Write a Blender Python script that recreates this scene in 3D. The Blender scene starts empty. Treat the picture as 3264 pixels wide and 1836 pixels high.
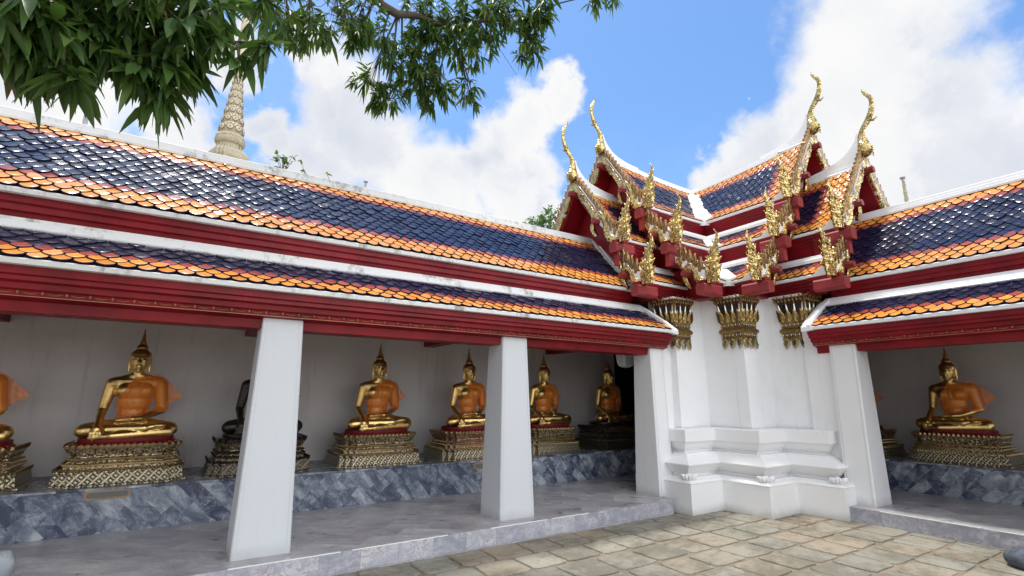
import bpy, bmesh, math, random
import numpy as np
from mathutils import Vector, Matrix
R_ = math.radians
scene = bpy.context.scene
COL = scene.collection

# ---------------------------------------------------------------- camera
CAM = Vector((-7.884, -5.185, 1.6))
FW = Vector((0.52806765, 0.82155592, 0.21491957))
RT = Vector((0.84090444, -0.54117751, 0.00257377))
UP = Vector((-0.11842413, -0.17936769, 0.97662836))
cd = bpy.data.cameras.new('camera')
cam = bpy.data.objects.new('camera', cd)
COL.objects.link(cam)
m = Matrix((RT, UP, -FW)).transposed().to_4x4()
m.translation = CAM
cam.matrix_world = m
cd.sensor_width = 36
cd.lens = 1593.02 / 3264 * 36
cd.clip_start = 0.05
cd.clip_end = 2000
scene.camera = cam

def pdir(x, y):
    """direction through a point of the 2576 wide view of the photograph"""
    v = FW * 1593.02 + RT * (x * 1.2671 - 1632) - UP * (y * 1.2671 - 918)
    return v.normalized()

# ---------------------------------------------------------------- light
SUN_EL, SUN_AZ = 77.0, 104.0      # azimuth: degrees from +x, counter-clockwise, where the sun stands
sd = Vector((math.cos(R_(SUN_EL)) * math.cos(R_(SUN_AZ)), math.cos(R_(SUN_EL)) * math.sin(R_(SUN_AZ)), math.sin(R_(SUN_EL))))
sl = bpy.data.lights.new('sun', 'SUN')
sl.energy = 2.0
sl.angle = R_(6)
sl.color = (1.0, 0.95, 0.88)
so = bpy.data.objects.new('sun', sl)
so.rotation_euler = sd.to_track_quat('Z', 'Y').to_euler()
COL.objects.link(so)

scene.view_settings.view_transform = 'Standard'
scene.view_settings.look = 'None'
scene.view_settings.gamma = 1
scene.view_settings.exposure = 0.8

world = bpy.data.worlds.new('World')
scene.world = world
world.use_nodes = True
wn = world.node_tree
wn.nodes.clear()

class NG:
    def __init__(s, tree): s.t = tree; s.n = tree.nodes; s.l = tree.links
    def new(s, typ, **kw):
        n = s.n.new(typ)
        for k, v in kw.items():
            if k.startswith('i_'):
                n.inputs[k[2:].replace('_', ' ')].default_value = v
            else: setattr(n, k, v)
        return n
    def link(s, a, b): s.l.new(a, b)
    def math(s, op, a, b=None, c=None, clamp=False):
        n = s.n.new('ShaderNodeMath'); n.operation = op; n.use_clamp = clamp
        for i, v in enumerate((a, b, c)):
            if v is None: continue
            if hasattr(v, 'links'): s.l.new(v, n.inputs[i])
            else: n.inputs[i].default_value = v
        return n.outputs[0]
    def mix(s, f, a, b, blend='MIX'):
        n = s.n.new('ShaderNodeMix'); n.data_type = 'RGBA'; n.blend_type = blend; n.clamp_factor = True
        for i, v in ((0, f), (6, a), (7, b)):
            if hasattr(v, 'links'): s.l.new(v, n.inputs[i])
            elif i == 0: n.inputs[0].default_value = v
            else: n.inputs[i].default_value = (*v[:3], 1)
        return n.outputs[2]
    def noise(s, vec, scale, detail=4, rough=.55, dist=0.0):
        n = s.n.new('ShaderNodeTexNoise'); n.inputs['Scale'].default_value = scale
        n.inputs['Detail'].default_value = detail; n.inputs['Roughness'].default_value = rough
        n.inputs['Distortion'].default_value = dist
        if vec is not None: s.l.new(vec, n.inputs['Vector'])
        return n
    def ramp(s, f, stops, interp='LINEAR'):
        n = s.n.new('ShaderNodeValToRGB'); n.color_ramp.interpolation = interp
        el = n.color_ramp.elements
        el[0].position = stops[0][0]; el[0].color = (*stops[0][1], 1)
        el[1].position = stops[-1][0]; el[1].color = (*stops[-1][1], 1)
        for p, c in stops[1:-1]:
            e = el.new(p); e.color = (*c, 1)
        s.l.new(f, n.inputs[0])
        return n.outputs[0]
    def maprange(s, v, a, b, c=0.0, d=1.0, smooth=True):
        n = s.n.new('ShaderNodeMapRange'); n.interpolation_type = 'SMOOTHSTEP' if smooth else 'LINEAR'
        s.l.new(v, n.inputs[0])
        for i, q in enumerate((a, b, c, d)): n.inputs[i + 1].default_value = q
        return n.outputs[0]

g = NG(wn)
tc = g.new('ShaderNodeTexCoord')
sky = g.new('ShaderNodeTexSky', sky_type='NISHITA', sun_disc=False, sun_elevation=R_(SUN_EL), sun_rotation=R_(90 - SUN_AZ), altitude=0, air_density=1.0, dust_density=0.8, ozone_density=2.0)
nv = g.new('ShaderNodeVectorMath', operation='NORMALIZE')
g.link(tc.outputs['Generated'], nv.inputs[0])
dirv = nv.outputs[0]
# cumulus banks: soft blobs given as view directions, broken up with noise
CLOUDS = [(2230, 90, 235), (2160, 240, 190), (2050, 340, 150), (2360, 280, 190), (1925, 400, 120), (2540, 380, 140), (2310, 110, 120), (2250, 430, 230),
          (1825, 430, 75), (1395, 235, 62), (1330, 300, 85), (1255, 360, 95), (1190, 410, 80), (1330, 420, 85), (1110, 480, 140), (1270, 470, 90),
          (1340, 520, 70), (850, 240, 135), (880, 340, 150), (780, 420, 120), (980, 400, 130), (780, 140, 90), (655, 320, 65), (690, 380, 60), (1050, 440, 110),
          (430, 310, 110), (100, 250, 240), (300, 120, 240), (600, 170, 60), (-250, 200, 300), (2850, 450, 200), (1875, 228, 18), (150, -300, 260),
          (2300, -150, 220), (600, -420, 200), (1270, 590, 90), (560, 120, 80)]
nz = g.noise(dirv, 7.0, 7, .6)
warp = g.new('ShaderNodeVectorMath', operation='MULTIPLY_ADD')
nzv = g.noise(dirv, 9.0, 6, .6)
sub = g.new('ShaderNodeVectorMath', operation='SUBTRACT'); sub.inputs[1].default_value = (.5, .5, .5)
g.link(nzv.outputs['Color'], sub.inputs[0])
g.link(sub.outputs[0], warp.inputs[0]); warp.inputs[1].default_value = (.14, .14, .14); g.link(dirv, warp.inputs[2])
acc = None
for (cx, cy, r) in CLOUDS:
    d0 = pdir(cx, cy); rad = max((pdir(cx + r, cy) - d0).length, (pdir(cx, cy + r) - d0).length)
    dn = g.new('ShaderNodeVectorMath', operation='DISTANCE'); g.link(warp.outputs[0], dn.inputs[0]); dn.inputs[1].default_value = d0
    v = g.math('MULTIPLY_ADD', dn.outputs['Value'], -1.0 / rad, 1.35)
    acc = v if acc is None else g.math('SMOOTH_MAX', acc, v, .12)
# scattered clouds in the unseen sky, thickened to light the front walls
away = g.new('ShaderNodeVectorMath', operation='DOT_PRODUCT'); g.link(dirv, away.inputs[0]); away.inputs[1].default_value = FW
aw = g.maprange(away.outputs['Value'], .45, .0)
nb = g.noise(dirv, 2.2, 8, .62)
bg = g.math('MULTIPLY', g.math('MULTIPLY_ADD', nb.outputs[0], 6.0, -2.1), aw)
dens = g.math('MAXIMUM', acc, bg)
dens = g.math('ADD', dens, g.math('MULTIPLY_ADD', nz.outputs[0], .7, -.35))
mask = g.math('POWER', g.maprange(dens, .22, .74), .8)
thin = g.math('MULTIPLY', g.maprange(g.noise(dirv, 3.0, 6, .65).outputs[0], .45, .85), .18)
mask = g.math('MAXIMUM', mask, thin)
ns = g.noise(warp.outputs[0], 5.0, 6, .55)
shade = g.math('ADD', g.math('MULTIPLY', g.maprange(dens, .35, 1.5), .40), g.math('MULTIPLY', g.maprange(ns.outputs[0], .36, .66), .68))
ccol = g.ramp(shade, [(0.22, (1.0, 1.0, 1.0)), (0.55, (.93, .945, .975)), (1.0, (.74, .78, .87))])
b1 = g.new('ShaderNodeBackground'); b1.inputs['Strength'].default_value = 0.118
g.link(g.mix(1.0, sky.outputs[0], (.74, .95, 1.12), 'MULTIPLY'), b1.inputs['Color'])
b2 = g.new('ShaderNodeBackground'); g.link(ccol, b2.inputs['Color'])
# the air and cloud round the veiled sun are brighter
sdn = g.new('ShaderNodeVectorMath', operation='DOT_PRODUCT'); g.link(dirv, sdn.inputs[0]); sdn.inputs[1].default_value = sd
halo = g.maprange(sdn.outputs['Value'], .955, .999)
# unseen clouds behind the view, brightened to light the walls facing it
fdn = g.new('ShaderNodeVectorMath', operation='DOT_PRODUCT'); g.link(dirv, fdn.inputs[0]); fdn.inputs[1].default_value = (.30, -.93, .2)
front = g.maprange(fdn.outputs['Value'], .15, .85)
g.link(g.math('ADD', g.math('MULTIPLY_ADD', halo, .2, 0.55), g.math('MULTIPLY', front, .95)), b2.inputs['Strength'])
mask = g.math('MAXIMUM', mask, g.math('MULTIPLY', halo, .8))
mx = g.new('ShaderNodeMixShader'); g.link(mask, mx.inputs[0]); g.link(b1.outputs[0], mx.inputs[1]); g.link(b2.outputs[0], mx.inputs[2])
wo = g.new('ShaderNodeOutputWorld'); g.link(mx.outputs[0], wo.inputs[0])

# ---------------------------------------------------------------- mesh helpers
class MB:
    """collects vertices and faces, then links them as ONE mesh object"""
    def __init__(s): s.v = []; s.f = []; s.mi = []; s.cur = 0
    def add(s, vs, fs, mi=None):
        o = len(s.v); s.v += [tuple(p) for p in vs]
        for f in fs: s.f.append([o + i for i in f]); s.mi.append(s.cur if mi is None else mi)
    def box(s, x0, x1, y0, y1, z0, z1, T=None, mi=None):
        vs = [(x, y, z) for x in (x0, x1) for y in (y0, y1) for z in (z0, z1)]
        if T: vs = [T(*p) for p in vs]
        s.add(vs, [(0, 1, 3, 2), (4, 6, 7, 5), (0, 4, 5, 1), (2, 3, 7, 6), (0, 2, 6, 4), (1, 5, 7, 3)], mi)
    def prism(s, pts, A, B, mi=None, caps=True):
        """pts 2-D profile, A and B map (p, q) to the two ends"""
        n = len(pts)
        vs = [A(*p) for p in pts] + [B(*p) for p in pts]
        fs = [(i, (i + 1) % n, n + (i + 1) % n, n + i) for i in range(n)]
        if caps: fs += [tuple(range(n))[::-1], tuple(range(n, 2 * n))]
        s.add(vs, fs, mi)
    def strip(s, pts, A, B, mi=None):
        n = len(pts)
        vs = [A(*p) for p in pts] + [B(*p) for p in pts]
        s.add(vs, [(i, i + 1, n + i + 1, n + i) for i in range(n - 1)], mi)
    def loft(s, rings, cap=True, mi=None, closed=True):
        n = len(rings[0]); vs = [p for r in rings for p in r]; fs = []
        for k in range(len(rings) - 1):
            for i in range(n if closed else n - 1):
                j = (i + 1) % n
                fs.append((k * n + i, k * n + j, (k + 1) * n + j, (k + 1) * n + i))
        if cap and closed:
            fs.append(tuple(range(n))[::-1]); fs.append(tuple(range((len(rings) - 1) * n, len(rings) * n)))
        s.add(vs, fs, mi)
    def tube(s, pts, rad, n=8, mi=None):
        pts = [Vector(p) for p in pts]
        if not isinstance(rad, (list, tuple)): rad = [rad] * len(pts)
        rings = []; prev = None
        for i, p in enumerate(pts):
            d = (pts[min(i + 1, len(pts) - 1)] - pts[max(i - 1, 0)])
            d = d.normalized() if d.length > 1e-9 else Vector((0, 0, 1))
            if prev is None:
                a = d.orthogonal().normalized()
            else:
                a = prev - d * prev.dot(d)
                a = a.normalized() if a.length > 1e-6 else d.orthogonal().normalized()
            prev = a; b = d.cross(a)
            rings.append([p + (a * math.cos(2 * math.pi * k / n) + b * math.sin(2 * math.pi * k / n)) * rad[i] for k in range(n)])
        s.loft(rings, mi=mi)
    def ell(s, c, r, nu=16, nv=10, M=None, mi=None):
        c = Vector(c); rings = []
        for j in range(nv + 1):
            t = math.pi * j / nv
            st = max(math.sin(t), 1e-3)
            ring = []
            for i in range(nu):
                a = 2 * math.pi * i / nu
                p = Vector((r[0] * st * math.cos(a), r[1] * st * math.sin(a), -r[2] * math.cos(t)))
                if M: p = M @ p
                ring.append(c + p)
            rings.append(ring)
        s.loft(rings, mi=mi)
    def lathe(s, prof, c=(0, 0, 0), n=24, mi=None):
        s.loft([[(c[0] + r * math.cos(2 * math.pi * k / n), c[1] + r * math.sin(2 * math.pi * k / n), c[2] + z) for k in range(n)] for r, z in prof], mi=mi)
    def build(s, name, mats, parent=None, smooth=False, recalc=True, bevel=0.0, autosmooth=None):
        me = bpy.data.meshes.new(name)
        me.from_pydata(s.v, [], s.f)
        if not isinstance(mats, (list, tuple)): mats = [mats]
        for mt in mats: me.materials.append(mt)
        me.polygons.foreach_set('material_index', s.mi)
        if recalc:
            bm = bmesh.new(); bm.from_mesh(me); bmesh.ops.recalc_face_normals(bm, faces=bm.faces); bm.to_mesh(me); bm.free()
        if smooth: me.polygons.foreach_set('use_smooth', [True] * len(me.polygons))
        me.update()
        o = bpy.data.objects.new(name, me); COL.objects.link(o)
        if parent is not None: o.parent = parent
        if bevel > 0:
            b = o.modifiers.new('bevel', 'BEVEL'); b.width = bevel; b.segments = 2; b.limit_method = 'ANGLE'; b.angle_limit = R_(40)
        if autosmooth:
            me.polygons.foreach_set('use_smooth', [True] * len(me.polygons))
            bm = bmesh.new(); bm.from_mesh(me)
            for e in bm.edges:
                if len(e.link_faces) == 2 and e.calc_face_angle(0) > R_(autosmooth): e.smooth = False
            bm.to_mesh(me); bm.free()
        return o

def tag(o, label=None, cat=None, group=None, kind=None):
    if label: o['label'] = label
    if cat: o['category'] = cat
    if group: o['group'] = group
    if kind: o['kind'] = kind
    return o
def thing(name, label, cat, loc=(0, 0, 0), rz=0.0, group=None):
    o = bpy.data.objects.new(name, None); COL.objects.link(o)
    o.location = loc; o.rotation_euler = (0, 0, rz); o.empty_display_size = .2
    return tag(o, label, cat, group)
def copy_tree(o, parent=None):
    c = o.copy(); COL.objects.link(c); c.parent = parent
    for ch in list(o.children): copy_tree(ch, c)
    return c
def set_uv(o, fn):
    me = o.data; uv = me.uv_layers.new(name='UVMap')
    for l in me.loops: uv.data[l.index].uv = fn(me.vertices[l.vertex_index].co)

# ---------------------------------------------------------------- materials
def mat(name):
    m_ = bpy.data.materials.new(name); m_.use_nodes = True
    n_ = NG(m_.node_tree); bs = m_.node_tree.nodes['Principled BSDF']
    return m_, n_, bs
def setp(bs, **kw):
    for k, v in kw.items():
        i = bs.inputs[k.replace('_', ' ')]
        i.default_value = (*v, 1) if isinstance(v, tuple) and len(v) == 3 else v
def bump(n_, bs, h, strength=.3, dist=.02):
    b = n_.new('ShaderNodeBump'); b.inputs['Strength'].default_value = strength; b.inputs['Distance'].default_value = dist
    n_.link(h, b.inputs['Height']); n_.link(b.outputs[0], bs.inputs['Normal'])
def objco(n_): return n_.new('ShaderNodeTexCoord').outputs['Object']

def m_plaster(name='white_plaster', col=(.85, .855, .86), dirt=.18, sc=1.0, floor=False):
    m_, n_, bs = mat(name); co = objco(n_)
    a = n_.noise(co, 1.3 * sc, 6, .6); b = n_.noise(co, 14 * sc, 5, .6)
    f = n_.math('MULTIPLY', n_.maprange(a.outputs[0], .48, .75), dirt)
    c = n_.mix(f, col, (.52, .52, .49))
    f2 = n_.math('MULTIPLY', n_.maprange(b.outputs[0], .62, .75), dirt * .8)
    c = n_.mix(f2, c, (.55, .55, .54))
    mp = n_.new('ShaderNodeMapping'); mp.inputs['Scale'].default_value = (1, 1, .07); n_.link(co, mp.inputs[0])
    st = n_.noise(mp.outputs[0], 9 * sc, 5, .6)
    c = n_.mix(n_.math('MULTIPLY', n_.maprange(st.outputs[0], .56, .74), dirt * 1.3), c, (.50, .49, .46))
    ck = n_.noise(co, 2.2 * sc, 8, .7, 2.0)
    c = n_.mix(n_.math('MULTIPLY', n_.maprange(n_.math('ABSOLUTE', n_.math('SUBTRACT', ck.outputs[0], .5)), .0035, .0), dirt), c, (.4, .39, .38))
    if floor:   # mop splashes round the foot
        sep = n_.new('ShaderNodeSeparateXYZ'); n_.link(co, sep.inputs[0])
        low = n_.maprange(n_.math('ADD', sep.outputs[2], n_.math('MULTIPLY', n_.noise(co, 7, 7, .7).outputs[0], .16)), .40, .24)
        c = n_.mix(n_.math('MULTIPLY', low, .55), c, (.40, .39, .36))
    n_.link(c, bs.inputs['Base Color']); setp(bs, Roughness=.62)
    bump(n_, bs, n_.noise(co, 30, 6, .65).outputs[0], .14, .01)
    return m_
M_PL = m_plaster()
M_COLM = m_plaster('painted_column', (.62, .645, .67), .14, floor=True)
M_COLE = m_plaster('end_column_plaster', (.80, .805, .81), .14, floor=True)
M_WALL = m_plaster('interior_wall', (.70, .675, .66), .42)
def m_basewhite():
    """plaster plinth with damp and scuffs near the ground"""
    m_, n_, bs = mat('plinth_plaster'); co = objco(n_)
    sep = n_.new('ShaderNodeSeparateXYZ'); n_.link(co, sep.inputs[0])
    a = n_.noise(co, 5, 7, .65)
    low = n_.maprange(n_.math('ADD', sep.outputs[2], n_.math('MULTIPLY', a.outputs[0], .14)), .20, .05)
    c = n_.mix(n_.math('MULTIPLY', low, .6), (.85, .85, .85), (.42, .40, .35))
    spot = n_.maprange(n_.noise(co, 9, 8, .7).outputs[0], .60, .72)
    c = n_.mix(n_.math('MULTIPLY', spot, .22), c, (.45, .44, .40))
    n_.link(c, bs.inputs['Base Color']); setp(bs, Roughness=.7)
    bump(n_, bs, n_.noise(co, 26, 6, .65).outputs[0], .2, .01)
    return m_
M_BASE = m_basewhite()
def m_weather():
    """white coping with black-grey weathering streaks"""
    m_, n_, bs = mat('weathered_coping'); co = objco(n_)
    mp = n_.new('ShaderNodeMapping'); mp.inputs['Scale'].default_value = (1, 1, .35); n_.link(co, mp.inputs[0])
    a = n_.noise(mp.outputs[0], 3.2, 8, .7); b = n_.noise(mp.outputs[0], 22, 5, .65)
    sep = n_.new('ShaderNodeSeparateXYZ'); n_.link(co, sep.inputs[0])
    far = n_.maprange(sep.outputs[0], -3.5, -8.0, .12, 1.0)
    f = n_.math('MULTIPLY', n_.maprange(n_.math('MULTIPLY_ADD', b.outputs[0], .35, a.outputs[0]), .68, .86), far)
    c = n_.mix(n_.math('MULTIPLY', f, .75), (.74, .74, .73), (.20, .20, .18))
    n_.link(c, bs.inputs['Base Color']); setp(bs, Roughness=.7)
    bump(n_, bs, b.outputs[0], .2, .008)
    return m_
M_COPE = m_weather()
def m_red(name='red_lacquer', col=(.25, .006, .013), rough=.42):
    m_, n_, bs = mat(name); co = objco(n_)
    a = n_.noise(co, 2.5, 6, .6)
    c = n_.mix(n_.maprange(a.outputs[0], .35, .7), col, tuple(x * .60 for x in col))
    sc = n_.noise(co, 11, 9, .72)
    c = n_.mix(n_.math('MULTIPLY', n_.maprange(sc.outputs[0], .62, .78), .30), c, (min(col[0] * 1.4 + .04, 1), col[1] + .06, col[2] + .055))
    n_.link(c, bs.inputs['Base Color'])
    r = n_.math('MULTIPLY_ADD', n_.noise(co, 9, 5, .6).outputs[0], .25, rough - .1)
    n_.link(r, bs.inputs['Roughness'])
    setp(bs, Specular_IOR_Level=.3)
    bump(n_, bs, n_.noise(co, 18, 4, .6).outputs[0], .1, .008)
    return m_
M_RED = m_red()
M_REDB = m_red('red_block', (.36, .05, .055), .5)
M_CUSH = m_red('red_cushion', (.20, .010, .015), .55)
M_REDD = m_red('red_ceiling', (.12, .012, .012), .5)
def m_tile(name, col, col2, rough=.12):
    m_, n_, bs = mat(name); co = objco(n_)
    geo = n_.new('ShaderNodeNewGeometry')
    rnd = geo.outputs['Random Per Island']
    c = n_.mix(rnd, col, col2)
    d = n_.maprange(n_.noise(co, 16, 5, .6).outputs[0], .55, .8)
    c = n_.mix(n_.math('MULTIPLY', d, .35), c, tuple(x * .5 + .02 for x in col))
    n_.link(c, bs.inputs['Base Color'])
    r = n_.math('MULTIPLY_ADD', n_.noise(co, 30, 3, .5).outputs[0], .12, rough + .03)
    n_.link(r, bs.inputs['Roughness'])
    setp(bs, IOR=1.42)
    # every tile lies a little differently in its mortar
    wnz = n_.new('ShaderNodeTexWhiteNoise', noise_dimensions='1D'); n_.link(rnd, wnz.inputs['W'])
    sb = n_.new('ShaderNodeVectorMath', operation='SUBTRACT'); n_.link(wnz.outputs['Color'], sb.inputs[0]); sb.inputs[1].default_value = (.5, .5, .5)
    ma = n_.new('ShaderNodeVectorMath', operation='MULTIPLY_ADD'); n_.link(sb.outputs[0], ma.inputs[0]); ma.inputs[1].default_value = (.13,) * 3; n_.link(geo.outputs['Normal'], ma.inputs[2])
    b = n_.new('ShaderNodeBump'); b.inputs['Strength'].default_value = .16; b.inputs['Distance'].default_value = .01
    n_.link(n_.noise(co, 18, 3, .5).outputs[0], b.inputs['Height']); n_.link(ma.outputs[0], b.inputs['Normal']); n_.link(b.outputs[0], bs.inputs['Normal'])
    return m_
M_TO = m_tile('orange_glazed_tile', (.80, .33, .055), (.72, .26, .045))
M_TR = m_tile('rust_glazed_tile', (.36, .075, .05), (.28, .05, .045))
M_TB = m_tile('navy_glazed_tile', (.006, .008, .034), (.010, .013, .042))
M_TE, _n, _b = mat('tile_joint'); setp(_b, Base_Color=(.010, .010, .024), Roughness=.8, Specular_IOR_Level=.08)
def m_gold(name, base, rough, bstr, vor=0.0, dark=(.10, .05, .01), metal=1.0, scale=38):
    m_, n_, bs = mat(name); co = objco(n_)
    v = n_.new('ShaderNodeTexVoronoi', feature='F1'); v.inputs['Scale'].default_value = scale; n_.link(co, v.inputs['Vector'])
    e = n_.new('ShaderNodeTexVoronoi', feature='DISTANCE_TO_EDGE'); e.inputs['Scale'].default_value = scale; n_.link(co, e.inputs['Vector'])
    a = n_.noise(co, 5, 5, .6)
    c = n_.mix(n_.maprange(a.outputs[0], .42, .72), base, tuple(x * (.42 if vor > .8 else .62) for x in base))
    if vor > 0:
        c = n_.mix(n_.math('MULTIPLY', n_.maprange(e.outputs[0], .15, .03), vor), c, dark)  # crevices darkened in colour, standing for dark reflections between chips
    n_.link(c, bs.inputs['Base Color'])
    setp(bs, Metallic=metal, Roughness=rough)
    if vor > 0:
        # every glass chip faces a slightly different way
        sb = n_.new('ShaderNodeVectorMath', operation='SUBTRACT'); n_.link(v.outputs['Color'], sb.inputs[0]); sb.inputs[1].default_value = (.5, .5, .5)
        ma = n_.new('ShaderNodeVectorMath', operation='MULTIPLY_ADD'); n_.link(sb.outputs[0], ma.inputs[0]); ma.inputs[1].default_value = (bstr,) * 3
        gn = n_.new('ShaderNodeNewGeometry'); n_.link(gn.outputs['Normal'], ma.inputs[2])
        nn = n_.new('ShaderNodeVectorMath', operation='NORMALIZE'); n_.link(ma.outputs[0], nn.inputs[0])
        b = n_.new('ShaderNodeBump'); b.inputs['Strength'].default_value = .35; b.inputs['Distance'].default_value = .01
        n_.link(n_.noise(co, 45, 3, .5).outputs[0], b.inputs['Height']); n_.link(nn.outputs[0], b.inputs['Normal'])
        n_.link(b.outputs[0], bs.inputs['Normal'])
    else:
        bump(n_, bs, n_.noise(co, 7, 3, .5).outputs[0], bstr, .02)
    return m_
M_GM = m_gold('gold_mosaic', (.90, .70, .30), .27, .6, .85, dark=(.10, .05, .015), scale=34)
M_GS = m_gold('gold_leaf', (.93, .65, .25), .37, .12)
M_FIN = m_gold('fin_mosaic', (.46, .30, .13), .35, .6, .6, dark=(.05, .02, .02), scale=40)
M_GP = m_gold('pedestal_gilding', (.50, .37, .19), .38, .15)
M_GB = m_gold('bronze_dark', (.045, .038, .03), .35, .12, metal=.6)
M_GT = m_gold('gold_trim_paint', (.38, .24, .13), .45, .1, metal=.3)
M_GC = m_gold('capital_gilding', (.44, .30, .12), .36, .35, .6, dark=(.06, .03, .015), scale=60)
M_GLS, _n, _b = mat('mirror_glass_inlay'); setp(_b, Base_Color=(.55, .55, .52), Metallic=.9, Roughness=.18)
M_GRN, _n, _b = mat('green_glass_inlay'); setp(_b, Base_Color=(.012, .04, .03), Metallic=.3, Roughness=.15)
M_DK, _n, _b = mat('dark_recess'); setp(_b, Base_Color=(.05, .012, .012), Roughness=.6)
def m_mosaic(name='pedestal_mosaic', k=1.0, tint=(.46, .34, .18)):
    m_, n_, bs = mat(name); co = objco(n_)
    v = n_.new('ShaderNodeTexVoronoi', feature='F1', distance='MANHATTAN'); v.inputs['Scale'].default_value = 62; v.inputs['Randomness'].default_value = .7; n_.link(co, v.inputs['Vector'])
    sp = n_.new('ShaderNodeSeparateColor'); n_.link(v.outputs['Color'], sp.inputs[0])
    c = n_.ramp(sp.outputs[0], [(0, (.07, .05, .035)), (.18, tint), (.5, tuple(x * .6 for x in tint)), (.75, (.55, .52, .42)), (.84, (.10, .05, .05)), (.92, tint)], 'CONSTANT')
    if k < 1: c = n_.mix(1 - k, c, (.02, .016, .012))
    n_.link(c, bs.inputs['Base Color']); setp(bs, Metallic=.75, Roughness=.28)
    bump(n_, bs, v.outputs['Distance'], .35, .01)
    return m_
M_MOS = m_mosaic()
M_MOSR = m_mosaic('pedestal_mosaic_rosy', 1.0, (.50, .26, .16))
M_MOSD = m_mosaic('pedestal_mosaic_dark_shaded', .45)  # darkened copy; puts shade into the dim statue's pedestal colour
def m_pattern(name='pedestal_gilded_panel', k=1.0):
    """flower lattice of gilding on dark glass"""
    m_, n_, bs = mat(name); co = objco(n_)
    sep = n_.new('ShaderNodeSeparateXYZ'); n_.link(co, sep.inputs[0])
    S = 2 * math.pi / .10
    u = n_.math('MULTIPLY', n_.math('ADD', sep.outputs[0], sep.outputs[1]), S); w = n_.math('MULTIPLY', sep.outputs[2], S)
    nz_ = n_.math('MULTIPLY_ADD', n_.noise(co, 50, 3, .6).outputs[0], .5, -.25)
    p_ = n_.math('ABSOLUTE', n_.math('SINE', n_.math('MULTIPLY', n_.math('ADD', u, w), .5))); q_ = n_.math('ABSOLUTE', n_.math('SINE', n_.math('MULTIPLY', n_.math('SUBTRACT', u, w), .5)))
    mn = n_.math('MINIMUM', p_, q_)
    f = n_.math('MAXIMUM', n_.math('SUBTRACT', .62, mn), n_.math('MULTIPLY', n_.math('SUBTRACT', mn, .70), 3.0))
    f = n_.math('ADD', f, nz_)
    c = n_.mix(n_.maprange(f, .12, .38), (.07, .06, .055), (.50 * k, .43 * k, .28 * k))
    n_.link(c, bs.inputs['Base Color']); setp(bs, Metallic=.7, Roughness=.3)
    bump(n_, bs, f, .6, .01)
    return m_
M_PAN = m_pattern()
M_PAND = m_pattern('pedestal_panel_dark_shaded', .3)  # darkened panel copy; also carries the dim statue's shade
def m_robe():
    m_, n_, bs = mat('saffron_gauze'); co = objco(n_)
    a = n_.noise(co, 4, 4, .6)
    c = n_.mix(a.outputs[0], (.95, .30, .03), (.80, .20, .015))
    n_.link(c, bs.inputs['Base Color']); setp(bs, Roughness=.35, Alpha=.70, Sheen_Weight=.3)
    w = n_.new('ShaderNodeTexWave'); w.inputs['Scale'].default_value = 5; w.inputs['Distortion'].default_value = 6; n_.link(co, w.inputs['Vector'])
    bump(n_, bs, w.outputs[1], .25, .015)
    return m_
M_ROBE = m_robe()
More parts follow.
